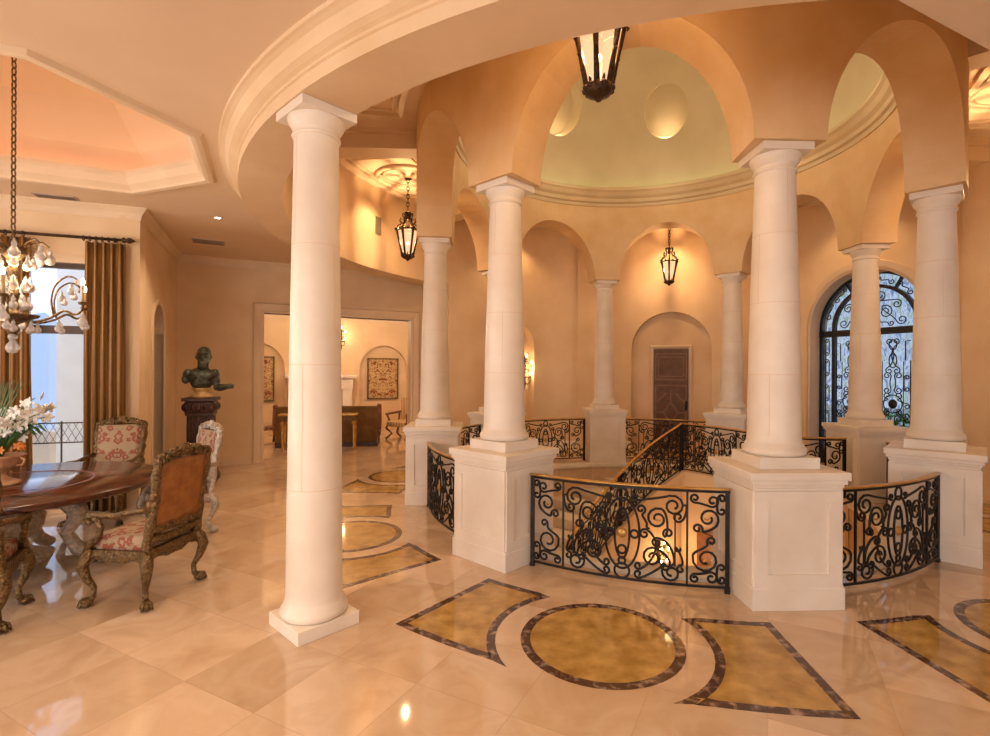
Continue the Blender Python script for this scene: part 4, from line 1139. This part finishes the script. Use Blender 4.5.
def chair(loc, rz, label, gilt=GILT, dmat=DAMASK):
    root = empty('dining_chair', loc, rz, label, 'chair', 'carved armchairs around the dining table')
    W_, D_ = .26, .215; SH = .43
    # legs: cabriole with claw feet
    for sx in (-1, 1):
        for sy in (-1, 1):
            X, Y = sx*W_, sy*D_
            ox, oy = sx*.045, sy*.05
            pts = [(X, Y, SH), (X+ox*.6, Y+oy*.6, SH-.05), (X+ox, Y+oy, SH-.12), (X+ox*.5, Y+oy*.5, SH-.22), (X-ox*.1, Y-oy*.1, .14), (X, Y, .075), (X+ox*.5, Y+oy*.5, .04)]
            b = MB(); b.tube(pts, [.042, .048, .042, .028, .020, .022, .030], 10)
            b.ball((X+ox*.6, Y+oy*.6, .035), (.045, .045, .035), 10, 8)
            for q in (-1, 0, 1):
                aa = math.atan2(oy, ox)+q*.7; dx, dy = math.cos(aa), math.sin(aa)
                b.tube([(X+ox*.2, Y+oy*.2, .07), (X+ox*.6+dx*.035, Y+oy*.6+dy*.035, .055), (X+ox*.6+dx*.052, Y+oy*.6+dy*.052, .012)], [.014, .013, .008], 6)
            b.ball((X+ox*.9, Y+oy*.9, SH-.10), (.04, .04, .06), 8, 6)
            b.build('leg', gilt, root, merge=False)
    # seat frame: carved apron, scalloped lower edge
    b = MB()
    for (p0, p1) in (((-W_, -D_), (W_, -D_)), ((W_, -D_), (W_, D_)), ((W_, D_), (-W_, D_)), ((-W_, D_), (-W_, -D_))):
        p0, p1 = Vector(p0), Vector(p1); n = 14; d = (p1-p0).normalized(); nn = Vector((d.y, -d.x)); vs = []; fs = []
        for i in range(n+1):
            t = i/n; p = p0.lerp(p1, t); lo = .335+.03*abs(math.sin(t*3*PI))-.025*math.exp(-((t-.5)/.12)**2)
            for off, z in ((.03, lo), (.038, (lo+SH)/2), (.03, SH+.005), (-.03, SH+.005), (-.03, lo)):
                q = p+nn*off; vs.append((q.x, q.y, z))
        for i in range(n):
            for k in range(5): fs.append((i*5+k, i*5+(k+1) % 5, i*5+5+(k+1) % 5, i*5+5+k))
        b.add(vs, fs)
    b.build('seat_frame', gilt, root, merge=False)
    b = MB(); b.box((0, .01, SH+.045), (.52, .43, .13), bev=.05); b.build('seat', dmat, root)
    # back, raked
    def bk(x, z, o=0): t = (z-SH)/.75; return (x, -D_-.01-.11*t+o, z)
    for sx in (-1, 1):
        b = MB(); pts = [bk(sx*(W_+.01*math.sin(t*9)), SH-.02+.70*t) for t in [i/12 for i in range(13)]]
        b.tube(pts, [.034+.006*math.sin(i*2.1) for i in range(13)], 8); 
        for t in (.35, .6, .85, 1.0): p = bk(sx*(W_+.012), SH+.68*t); b.ball(p, (.032, .03, .035), 8, 6)
        b.build('back_post', gilt, root, merge=False)
    # crest
    b = MB(); n = 16
    pts = [bk(-W_+2*W_*i/n, 1.10+.05*math.sin(PI*i/n)+.012*math.cos(i*PI/2)) for i in range(n+1)]
    b.tube(pts, [.034+.008*math.cos(i*PI/2) for i in range(n+1)], 8)
    for i in range(n+1):
        p = pts[i]; b.ball((p[0], p[1], p[2]+.026+.010*(i % 2)), (.020, .026, .022), 8, 6)
    b.ball((bk(0, 1.18)), (.06, .03, .038), 10, 8)
    for s in (-1, 1):
        sp_pts = scroll2((s*.10, 1.145, .032, 90, s), (s*.21, 1.12, .03, 90, -s), 1.0)
        b.tube([bk(u, z, .03) for u, z in sp_pts], .010, 5); b.tube([bk(u, z, -.03) for u, z in sp_pts], .010, 5)
    b.build('crest', gilt, root, merge=False)
    b = MB(); n = 12; pts = [bk(-W_+2*W_*i/n, .585+.012*math.cos(i*PI/2)) for i in range(n+1)]
    b.tube(pts, [.038]*(n+1), 8)
    pts = [bk(-W_+2*W_*i/n, .52-.03*math.sin(PI*i/n)) for i in range(n+1)]; b.tube(pts, [.034]*(n+1), 8); b.build('lower_back_rail', gilt, root, merge=False)
    def panel(off, th, mat, nm, lab=None):
        b = MB(); x0 = W_-.015; z0, z1 = .60, 1.105; vs = []
        N1 = 8
        for o in (off, off+th):
            for j in range(N1+1):
                for i in range(N1+1):
                    u = i/N1*2-1; v = j/N1*2-1; bul = (1-u*u)*(1-v*v)*.02*(1 if th > 0 else -1) if o != off else 0
                    vs.append(bk(x0*u, (z0+z1)/2+(z1-z0)/2*v, o+bul))
        fs = []; M1 = (N1+1)**2
        for j in range(N1):
            for i in range(N1):
                q = j*(N1+1)+i; fs += [(q, q+1, q+N1+2, q+N1+1), (M1+q+N1+1, M1+q+N1+2, M1+q+1, M1+q)]
        rim = [i for i in range(N1+1)]+[(j*(N1+1)+N1) for j in range(1, N1+1)]+[N1*(N1+1)+i for i in range(N1-1, -1, -1)]+[j*(N1+1) for j in range(N1-1, 0, -1)]
        for i in range(len(rim)): p_, q_ = rim[i], rim[(i+1) % len(rim)]; fs.append((p_, q_, M1+q_, M1+p_))
        b.add(vs, fs, True); part(b.build(nm, mat, root), lab)
    panel(0, .03, dmat, 'backrest', 'red and cream patterned backrest'); panel(-.004, -.018, LEATHER, 'back_panel', 'tan leather rear panel')
    for sx in (-1, 1):
        b = MB(); X = sx*(W_+.01)
        b.tube([bk(X, .75), (X+sx*.015, -.15, .735), (X+sx*.03, 0, .70), (X+sx*.035, .13, .705), (X+sx*.035, .20, .70), (X+sx*.035, .225, .665), (X+sx*.035, .20, .64), (X+sx*.035, .18, .655)], [.024, .022, .024, .028, .030, .026, .02, .012], 8)
        b.build('armrest', gilt, root, merge=False)
        b = MB(); b.tube([(X+sx*.035, .15, .69), (X+sx*.045, .10, .62), (X+sx*.03, .13, .54), (X+sx*.01, .22, .48), (X, .25, .42)], [.026, .024, .022, .028, .034], 8)
        b.build('arm_support', gilt, root, merge=False)
    return root
def face(dx, dy): return math.atan2(dy, dx)-PI/2      # local +Y towards (dx, dy)
chair((-2.895, 4.14, 0), face(-1, .10), 'carved gilt armchair with tan leather back, turned away at the right of the round table')
chair((-3.80, 3.57, 0), face(-.49, .87), 'carved gilt armchair cut off by the left edge of the picture')
chair((-4.78, 6.12, 0), face(.13, -.99), 'carved armchair with patterned back facing the camera, in front of the gold curtain')
chair((-3.62, 5.68, 0), face(-.64, -.77), 'silvery carved armchair with pink patterned back beside the bust pedestal', SILVER)

# urn and flowers
ur = empty('urn', (-4.42, 4.50, .7815), 0, 'reddish stone urn holding flowers on the dining table', 'urn')
b = MB(); b.lathe([(r_*1.08, z_*1.12) for r_, z_ in [(.001, 0), (.115, 0), (.12, .02), (.09, .035), (.045, .05), (.03, .08), (.035, .10), (.09, .12), (.135, .17), (.14, .21), (.155, .225), (.15, .235), (.125, .225), (.11, .19), (.001, .15)]], n=32); b.build('bowl', TERRA, ur)
for s in (-1, 1):
    b = MB(); b.tube([(s*.13, 0, .17), (s*.19, 0, .18), (s*.20, 0, .22), (s*.16, 0, .24)], .011, 6); b.build('handle', TERRA, ur)
fw = empty('flower_arrangement', (-4.42, 4.50, 1.04), 0, 'white orchids with green leaves and orange blooms in the table urn', 'flowers')
rnd = random.Random(11)
def blossom(p, s, mat, nm='blossom'):
    b = MB(); q = Vector((rnd.gauss(0, 1), rnd.gauss(0, 1)-1.0, rnd.gauss(0, .6))).normalized(); M = q.to_track_quat('Z', 'Y').to_matrix()
    for k in range(5):
        a = 2*PI*k/5; c = M @ Vector((s*.6*math.cos(a), s*.6*math.sin(a), s*.12)); 
        M2 = M @ Matrix.Rotation(a, 3, 'Z'); b.ball(tuple(Vector(p)+c), (s*.55, s*.36, s*.10), 8, 5, M=M2)
    b.ball(p, s*.22, 6, 5); return b.build(nm, mat, fw, merge=False)
for k in range(20):
    a = k*2.4; rr = rnd.uniform(.18, .42); hh = rnd.uniform(.12, .46) if k else .5
    ex = Vector((rr*math.cos(a), rr*math.sin(a), hh)); mid_ = Vector((ex.x*.4, ex.y*.4, hh*.9))
    st = [Vector((0, 0, -.02)).lerp(mid_, t).lerp(mid_.lerp(ex, t), t) for t in [i/8 for i in range(9)]]
    b = MB(); b.tube(st, .004, 5); b.build('stem', LEAF, fw, merge=False)
    for i in range(3, 9):
        p = st[i]+Vector((rnd.gauss(0, .02), rnd.gauss(0, .02), rnd.gauss(0, .02))); blossom(tuple(p), rnd.uniform(.036, .052), PETAL)
for k in range(18):
    a = k*2.1; L_ = rnd.uniform(.25, .42); b = MB(); pts = []; ws = []
    for i in range(7):
        t = i/6; pts.append((L_*t*math.cos(a), L_*t*math.sin(a), .0+.28*math.sin(t*2.2)*rnd.uniform(.9, 1.1)*(L_/.4))); ws.append(.003+.042*math.sin(PI*min(1, t+.05)))
    b.tube(pts, ws, 6, flat=.15); b.build('leaf', LEAF, fw, merge=False)
for k in range(7):
    a = k*.9-2.6; blossom((.13*math.cos(a), .13*math.sin(a), .06+.02*(k % 2)), .035, ORANGE, 'orange_blossom')
for k in range(14):
    a = -2.2+k*.10; b = MB(); b.tube([(0, 0, 0), (.03*math.cos(a)-.03, .03*math.sin(a), .25), (-.06+.016*k, .05, .62+.02*(k % 3))], .0022, 4); b.build('grass_blade', LEAF, fw, merge=False)

# ================================================================== CHANDELIER
chx, chy, chz = -4.30, 4.47, 1.95
ch = empty('chandelier', (chx, chy, chz), 0, 'gilt chandelier with candle lights and milky crystal drops over the dining table', 'chandelier')
def drop(p, s=1.0, nm='crystal_drop', par=None):
    b = MB(); b.lathe([(.001, 0), (.022*s, .006*s), (.034*s, .028*s), (.030*s, .05*s), (.012*s, .075*s), (.016*s, .09*s), (.010*s, .105*s), (.001, .125*s)], p, 12); return b.build(nm, CRYSTAL, par or ch)
b = MB(); b.lathe([(.001, .14), (.03, .15), (.05, .19), (.03, .23), (.10, .27), (.17, .30), (.18, .32), (.05, .34), (.03, .38), (.035, .45), (.05, .50), (.03, .55), (.03, .78), (.06, .82), (.10, .86), (.05, .90), (.02, .98), (.001, 1.05)], n=24); b.build('stem', GILT, ch)
b = MB(); chain(b, (0, 0, 1.05), (0, 0, FZ+1.18-chz), .075, .006, .017); b.build('chain', GILT, ch, merge=False)
drop((0, 0, -.02), 1.5); drop((0, 0, .09), 1.0)
for k in range(6):
    a = R(8)+k*PI/3; c, s = math.cos(a), math.sin(a)
    V = lambda r_, z: (r_*c, r_*s, z)
    b = MB(); b.tube(catmull([V(.05, .32), V(.16, .26), V(.30, .30), V(.40, .36), V(.48, .33), V(.54, .36), V(.55, .42)], 5), .011, 6)
    b.tube(catmull([V(.32, .31), V(.30, .45), V(.33, .58), V(.42, .66), V(.50, .64), V(.50, .58)], 5), .008, 6)
    b.lathe([(.001, .41), (.03, .42), (.036, .44)], (.55*c, .55*s, 0), 12)
    ar = b.build('arm', GILT, ch, merge=False)
    b = MB(); b.tube([V(.55, .43), V(.55, .58)], .012, 8); b.build('candle', CANDLE, ar)
    b = MB(); b.ball(V(.55, .62), (.014, .014, .03), 8, 6); b.build('bulb', BULB, ar)
    drop(V(.55, .22), 1.15, par=ar); drop(V(.36, .17), .9, par=ar); drop(V(.46, .50), .9, par=ar); drop(V(.38, .44), .8, par=ar)
for k in range(8):
    a = k*PI/4; V = lambda r_, z: (r_*math.cos(a), r_*math.sin(a), z)
    b = MB(); b.tube([V(.05, .88), V(.12, .95), V(.19, .98), V(.24, .94)], .007, 5); b.build('upper_arm', GILT, ch, merge=False)
    drop(V(.24, .78), 1.3); drop(V(.13, .72), 1.0)
    drop(V(.11, .52), 1.1); drop(V(.10, .36), 1.0); drop(V(.16, .16), .9)
lamp('POINT', 'chandelier_light', (chx, chy, 2.62), 60, WARM2, .25)

# ================================================================== BUST ON STAND
bx0, by0 = -4.93, 8.30
st = empty('bust_stand', (bx0, by0, 0), R(20), 'dark carved square pedestal in the corner carrying the bronze bust', 'pedestal')
st.scale = (.84, .84, 1)
b = MB(); b.box((0, 0, .05), (.56, .56, .10)); b.box((0, 0, .13), (.50, .50, .06)); b.build('base', DARKWOOD, st, bevel=.006)
b = MB(); b.box((0, 0, .62), (.40, .40, .94))
for k in range(4):
    for i in range(9):
        u = -.16+.04*i; c, s = math.cos(k*PI/2), math.sin(k*PI/2); x, y = u, -.203
        b.tube([(x*c-y*s, x*s+y*c, .18), (x*c-y*s, x*s+y*c, 1.06)], .012, 6)
b.build('shaft', DARKWOOD, st, merge=False)
b = MB(); b.box((0, 0, 1.20), (.50, .50, .20), bev=.05)
for k in range(4):
    for i in range(5):
        u = -.20+.10*i; c, s = math.cos(k*PI/2), math.sin(k*PI/2); x, y = u, -.25
        b.ball((x*c-y*s, x*s+y*c, 1.20), (.045, .045, .06), 8, 6)
b.box((0, 0, 1.325), (.56, .56, .05)); b.box((0, 0, 1.09), (.46, .46, .04)); b.build('capital', DARKWOOD, st, merge=False)
bu = empty('bust', (bx0, by0, 1.352), R(20), 'greenish bronze bust of a bearded man with one outstretched forearm, on a dark stand', 'sculpture')
b = MB(); b.lathe([(.001, 0), (.17, 0), (.16, .03), (.10, .07), (.12, .12), (.15, .15), (.001, .15)], n=28, sx=1, sy=.8); part(b.build('socle', OCHRE, bu), 'pale ochre socle')
b = MB()
B_ = lambda c, r, M=None: b.ball(c, r, 16, 12, M)
B_((0, 0, .27), (.17, .12, .17)); B_((0, 0, .36), (.205, .12, .12)); B_((-.09, -.075, .34), (.09, .055, .08)); B_((.09, -.075, .34), (.09, .055, .08))
B_((-.19, 0, .37), (.075, .09, .09)); B_((-.225, -.01, .29), (.055, .065, .075)); B_((.19, 0, .37), (.07, .085, .09)); B_((.215, -.01, .25), (.055, .065, .13))
B_((.02, -.01, .48), (.085, .08, .10)); B_((.03, -.02, .655), (.098, .125, .16)); B_((.04, -.10, .55), (.082, .065, .10)); B_((.04, -.155, .655), (.02, .03, .045))
B_((.04, -.118, .705), (.09, .035, .022)); B_((.03, .02, .70), (.106, .13, .118)); B_((-.072, -.01, .65), (.02, .03, .04)); B_((.132, -.01, .65), (.02, .03, .04))
B_((.00, -.135, .66), (.022, .016, .014)); B_((.085, -.135, .66), (.022, .016, .014)); B_((.04, -.15, .60), (.045, .02, .012))
b.tube([(.21, -.02, .17), (.27, -.06, .155), (.34, -.10, .165), (.38, -.12, .175)], [.065, .062, .052, .045], 12)
B_((.42, -.13, .18), (.055, .045, .045))
for k in range(4): b.tube([(.43, -.105-.014*k, .21-.014*k), (.475, -.11-.014*k, .20-.014*k), (.47, -.115-.014*k, .17-.010*k)], .014, 6)
o = b.build('figure', PATINA, bu, merge=False)
md = o.modifiers.new('r', 'REMESH'); md.mode = 'VOXEL'; md.voxel_size = .010; md.use_smooth_shade = True
md = o.modifiers.new('s', 'SMOOTH'); md.iterations = 4

# ================================================================== LIVING ROOM FURNITURE
LR = math.atan2(LD.y, LD.x)
def on_far(u, q, z=0): x, y = fp(u, q); return (x, y, z)
def niche_tapestry(u, label):
    root = empty('tapestry', on_far(u, -.12, .93), LR, label, 'tapestry', 'framed tapestries in the living room niches')
    b = MB(); b.box((0, 0, .62), (.86, .02, 1.2)); b.build('cloth', TAPE, root)
    b = MB(); frame_rect(b, -.47, .47, 0, 1.24, -.01, .04, .04); b.build('frame', GILT, root)
niche_tapestry(6.2, 'framed figured tapestry in the arched niche right of the free-standing column')
niche_tapestry(2.72, 'framed figured tapestry in the left niche, only its right half showing past the door casing')
so = empty('sofa', (-4.22, 12.15, 0), LR*.35, 'long olive-gold velvet sofa seen from behind in the living room', 'sofa')
b = MB(); b.box((0, 0, .52), (2.3, .16, .86), bev=.03); b.build('back', VELVET, so)
b = MB(); b.box((0, .48, .30), (2.2, .85, .36), bev=.03); b.build('seat', VELVET, so)
b = MB(); b.box((0, .35, .05), (2.28, 1.0, .10)); b.build('plinth', DARKWOOD, so)
for s in (-1, 1):
    b = MB(); b.box((s*1.07, .45, .42), (.16, .95, .62), bev=.05); b.build('arm', VELVET, so)
    b = MB(); b.tube([(s*1.16, 0, .25), (s*1.18, -.02, .6), (s*1.16, 0, .9), (s*1.18, 0, 1.0)], [.05, .06, .07, .05], 8)
    for i in range(6): b.ball((s*(1.16+.02*(i % 2)), -.03, .35+.12*i), .05, 8, 6)
    b.build('carved_corner', WALNUT, so, merge=False)
co = empty('console_table', (-4.22, 11.60, 0), LR*.35, 'narrow gilt console table standing behind the olive sofa', 'console table')
b = MB(); b.box((0, 0, .80), (1.7, .34, .04), bev=.01); b.build('top', BRASS, co)
b = MB(); b.box((0, 0, .715), (1.6, .30, .13)); b.build('apron', GILT, co)
for sx in (-1, 1):
    for sy in (-1, 1):
        b = MB(); b.lathe([(.045, .66), (.05, .60), (.03, .56), (.035, .50), (.022, .10), (.03, .05), (.02, 0)], (sx*.76, sy*.11, 0), 12); b.build('leg', BRASS, co)
ac = empty('armchair', (-2.72, 13.45, 0), R(150), 'carved wooden armchair with striped gold silk beyond the olive sofa', 'armchair')
b = MB(); b.box((0, 0, .42), (.62, .60, .14), bev=.04); b.build('seat', STRIPE, ac)
b = MB(); b.box((0, -.30, .78), (.60, .10, .66), bev=.04); b.build('backrest', STRIPE, ac)
for sx in (-1, 1):
    b = MB(); b.tube([(sx*.32, -.28, .70), (sx*.34, 0, .68), (sx*.34, .26, .66)], .03, 8); b.build('armrest', WALNUT, ac)
    b = MB(); b.tube([(sx*.33, .24, .66), (sx*.30, .18, .5), (sx*.33, .26, .3), (sx*.28, .1, .15), (sx*.33, .28, .03)], .03, 8); b.build('leg', WALNUT, ac)
    b = MB(); b.tube([(sx*.33, -.24, .66), (sx*.30, -.18, .4), (sx*.28, -.1, .15), (sx*.33, -.28, .03)], .03, 8); b.build('leg', WALNUT, ac)
a2 = empty('armchair', (-5.86, 12.35, 0), R(-60), 'carved wooden armchair with patterned seat left of the olive sofa', 'armchair')
b = MB(); b.box((0, 0, .42), (.55, .55, .12), bev=.04); b.build('seat', DAMASK, a2)
b = MB(); b.box((0, -.27, .76), (.52, .06, .60), bev=.02); b.build('backrest', DARKWOOD, a2)
for sx in (-1, 1):
    for sy in (-1, 1): b = MB(); b.tube([(sx*.25, sy*.25, .40), (sx*.28, sy*.28, .2), (sx*.25, sy*.26, .02)], .028, 8); b.build('leg', DARKWOOD, a2)
fp_ = empty('fireplace', on_far(4.35, .25), LR, 'pale stone fireplace mantel on the living room wall above the sofa', 'fireplace')
b = MB(); b.box((0, 0, 1.62), (1.9, .5, .08), bev=.01); b.build('mantel_shelf', STONE, fp_)
b = MB(); b.box((0, .03, 1.42), (1.7, .40, .32)); b.build('frieze', STONE, fp_)
for s in (-1, 1): b = MB(); b.box((s*.70, .03, .63), (.26, .38, 1.26), bev=.01); b.build('jamb', STONE, fp_)
b = MB(); b.box((0, .15, .63), (1.14, .16, 1.26)); b.build('firebox', VENTDARK, fp_)
for u_ in (2.6, 4.4, 6.4): lamp('POINT', 'living_room_light', on_far(u_, 2.2, 2.95), 45, WARM2, .05)
lamp('AREA', 'living_room_area_lamp', on_far(9.6, 1.6, 1.8), 40, DAY, 1.4, (R(90), 0, LR+R(90)), 2.0)  # soft area lamp at the right end; no window behind it

# ================================================================== VENTS AND DOWNLIGHT
def vent(loc, rz, label, rot=None, w_=.34, h_=.16):
    fm, sm_ = (VENT, VENTDARK) if rot is None else (VENTDARK, VENT)
    root = empty('ceiling_vent' if rot is None else 'wall_vent', loc, rz, label, 'vent')
    if rot: root.rotation_euler = rot
    b = MB(); b.box((0, 0, 0), (w_, h_, .012)); b.build('frame', fm, root)
    for i in range(6): b = MB(); b.box((0, -h_/2+.02+(h_-.04)*(i+.5)/6, -.008), (w_-.04, .008, .006)); b.build('slot', sm_, root)
vent((-4.86, 8.35, FZ-.006), R(28), 'rectangular ceiling vent above the bust', w_=.46, h_=.34)
vent((-5.45, 6.20, FZ-.006), R(20), 'narrow ceiling vent between the tray ceiling and the curtain rod', w_=.42, h_=.16)
aa = math.atan2(-2.38-CX, -(8.75-CY))
vx, vy = P(4.84, R(-113.9))
vent((vx, vy, 4.42), 0, 'small dark vent high on the golden curved wall', rot=(R(90), 0, R(-113.9)+PI), w_=.15, h_=.30)
dl = empty('recessed_light', (-3.98, 7.05, FZ), 0, 'tiny lit recessed ceiling light left of the curved beam', 'downlight')
b = MB(); b.lathe([(.035, -.001), (.05, -.006), (.055, 0)], n=20); b.build('trim_ring', TRIM, dl)
b = MB(); b.lathe([(.001, -.002), (.035, -.002)], n=16); b.build('lens', SPOTLIT, dl)

# ================================================================== ROOM LAMPS (recessed and niche lights, plus added fill)
for (x, y, e) in ((-3.98, 7.05, 30), (-6.6, 3.0, 35), (-1.8, 1.0, 30), (.6, .6, 25), (-2.6, 2.6, 25)):
    lamp('SPOT', 'downlight', (x, y, FZ-.02), e*2.6, WARM2, .05, (0, 0, 0), spot=R(120))
# lights in the dome niches, and bare fill lamps added to brighten the dome
for k in range(8):
    a = B0+k*PI/4
    lamp('POINT', 'oculus_light', (*P(2.86, a), DZ+1.02), 3.2, (1, .72, .40), .03)
    lamp('POINT', 'drum_fill', (*P(2.1, a), 5.3), 6.5, (1, .80, .55), .3)
for k in range(8):
    a = B0+k*PI/4
    lamp('SPOT', 'ambulatory_fill', (*P(4.45, a), 5.0), 56, WARM, .04, (0, 0, 0), spot=R(110))  # unseen warm fill added over the walkway, no fitting there
lamp('POINT', 'stairwell_light', (2.3, 6.0, -2.4), 30, WARM, .2)
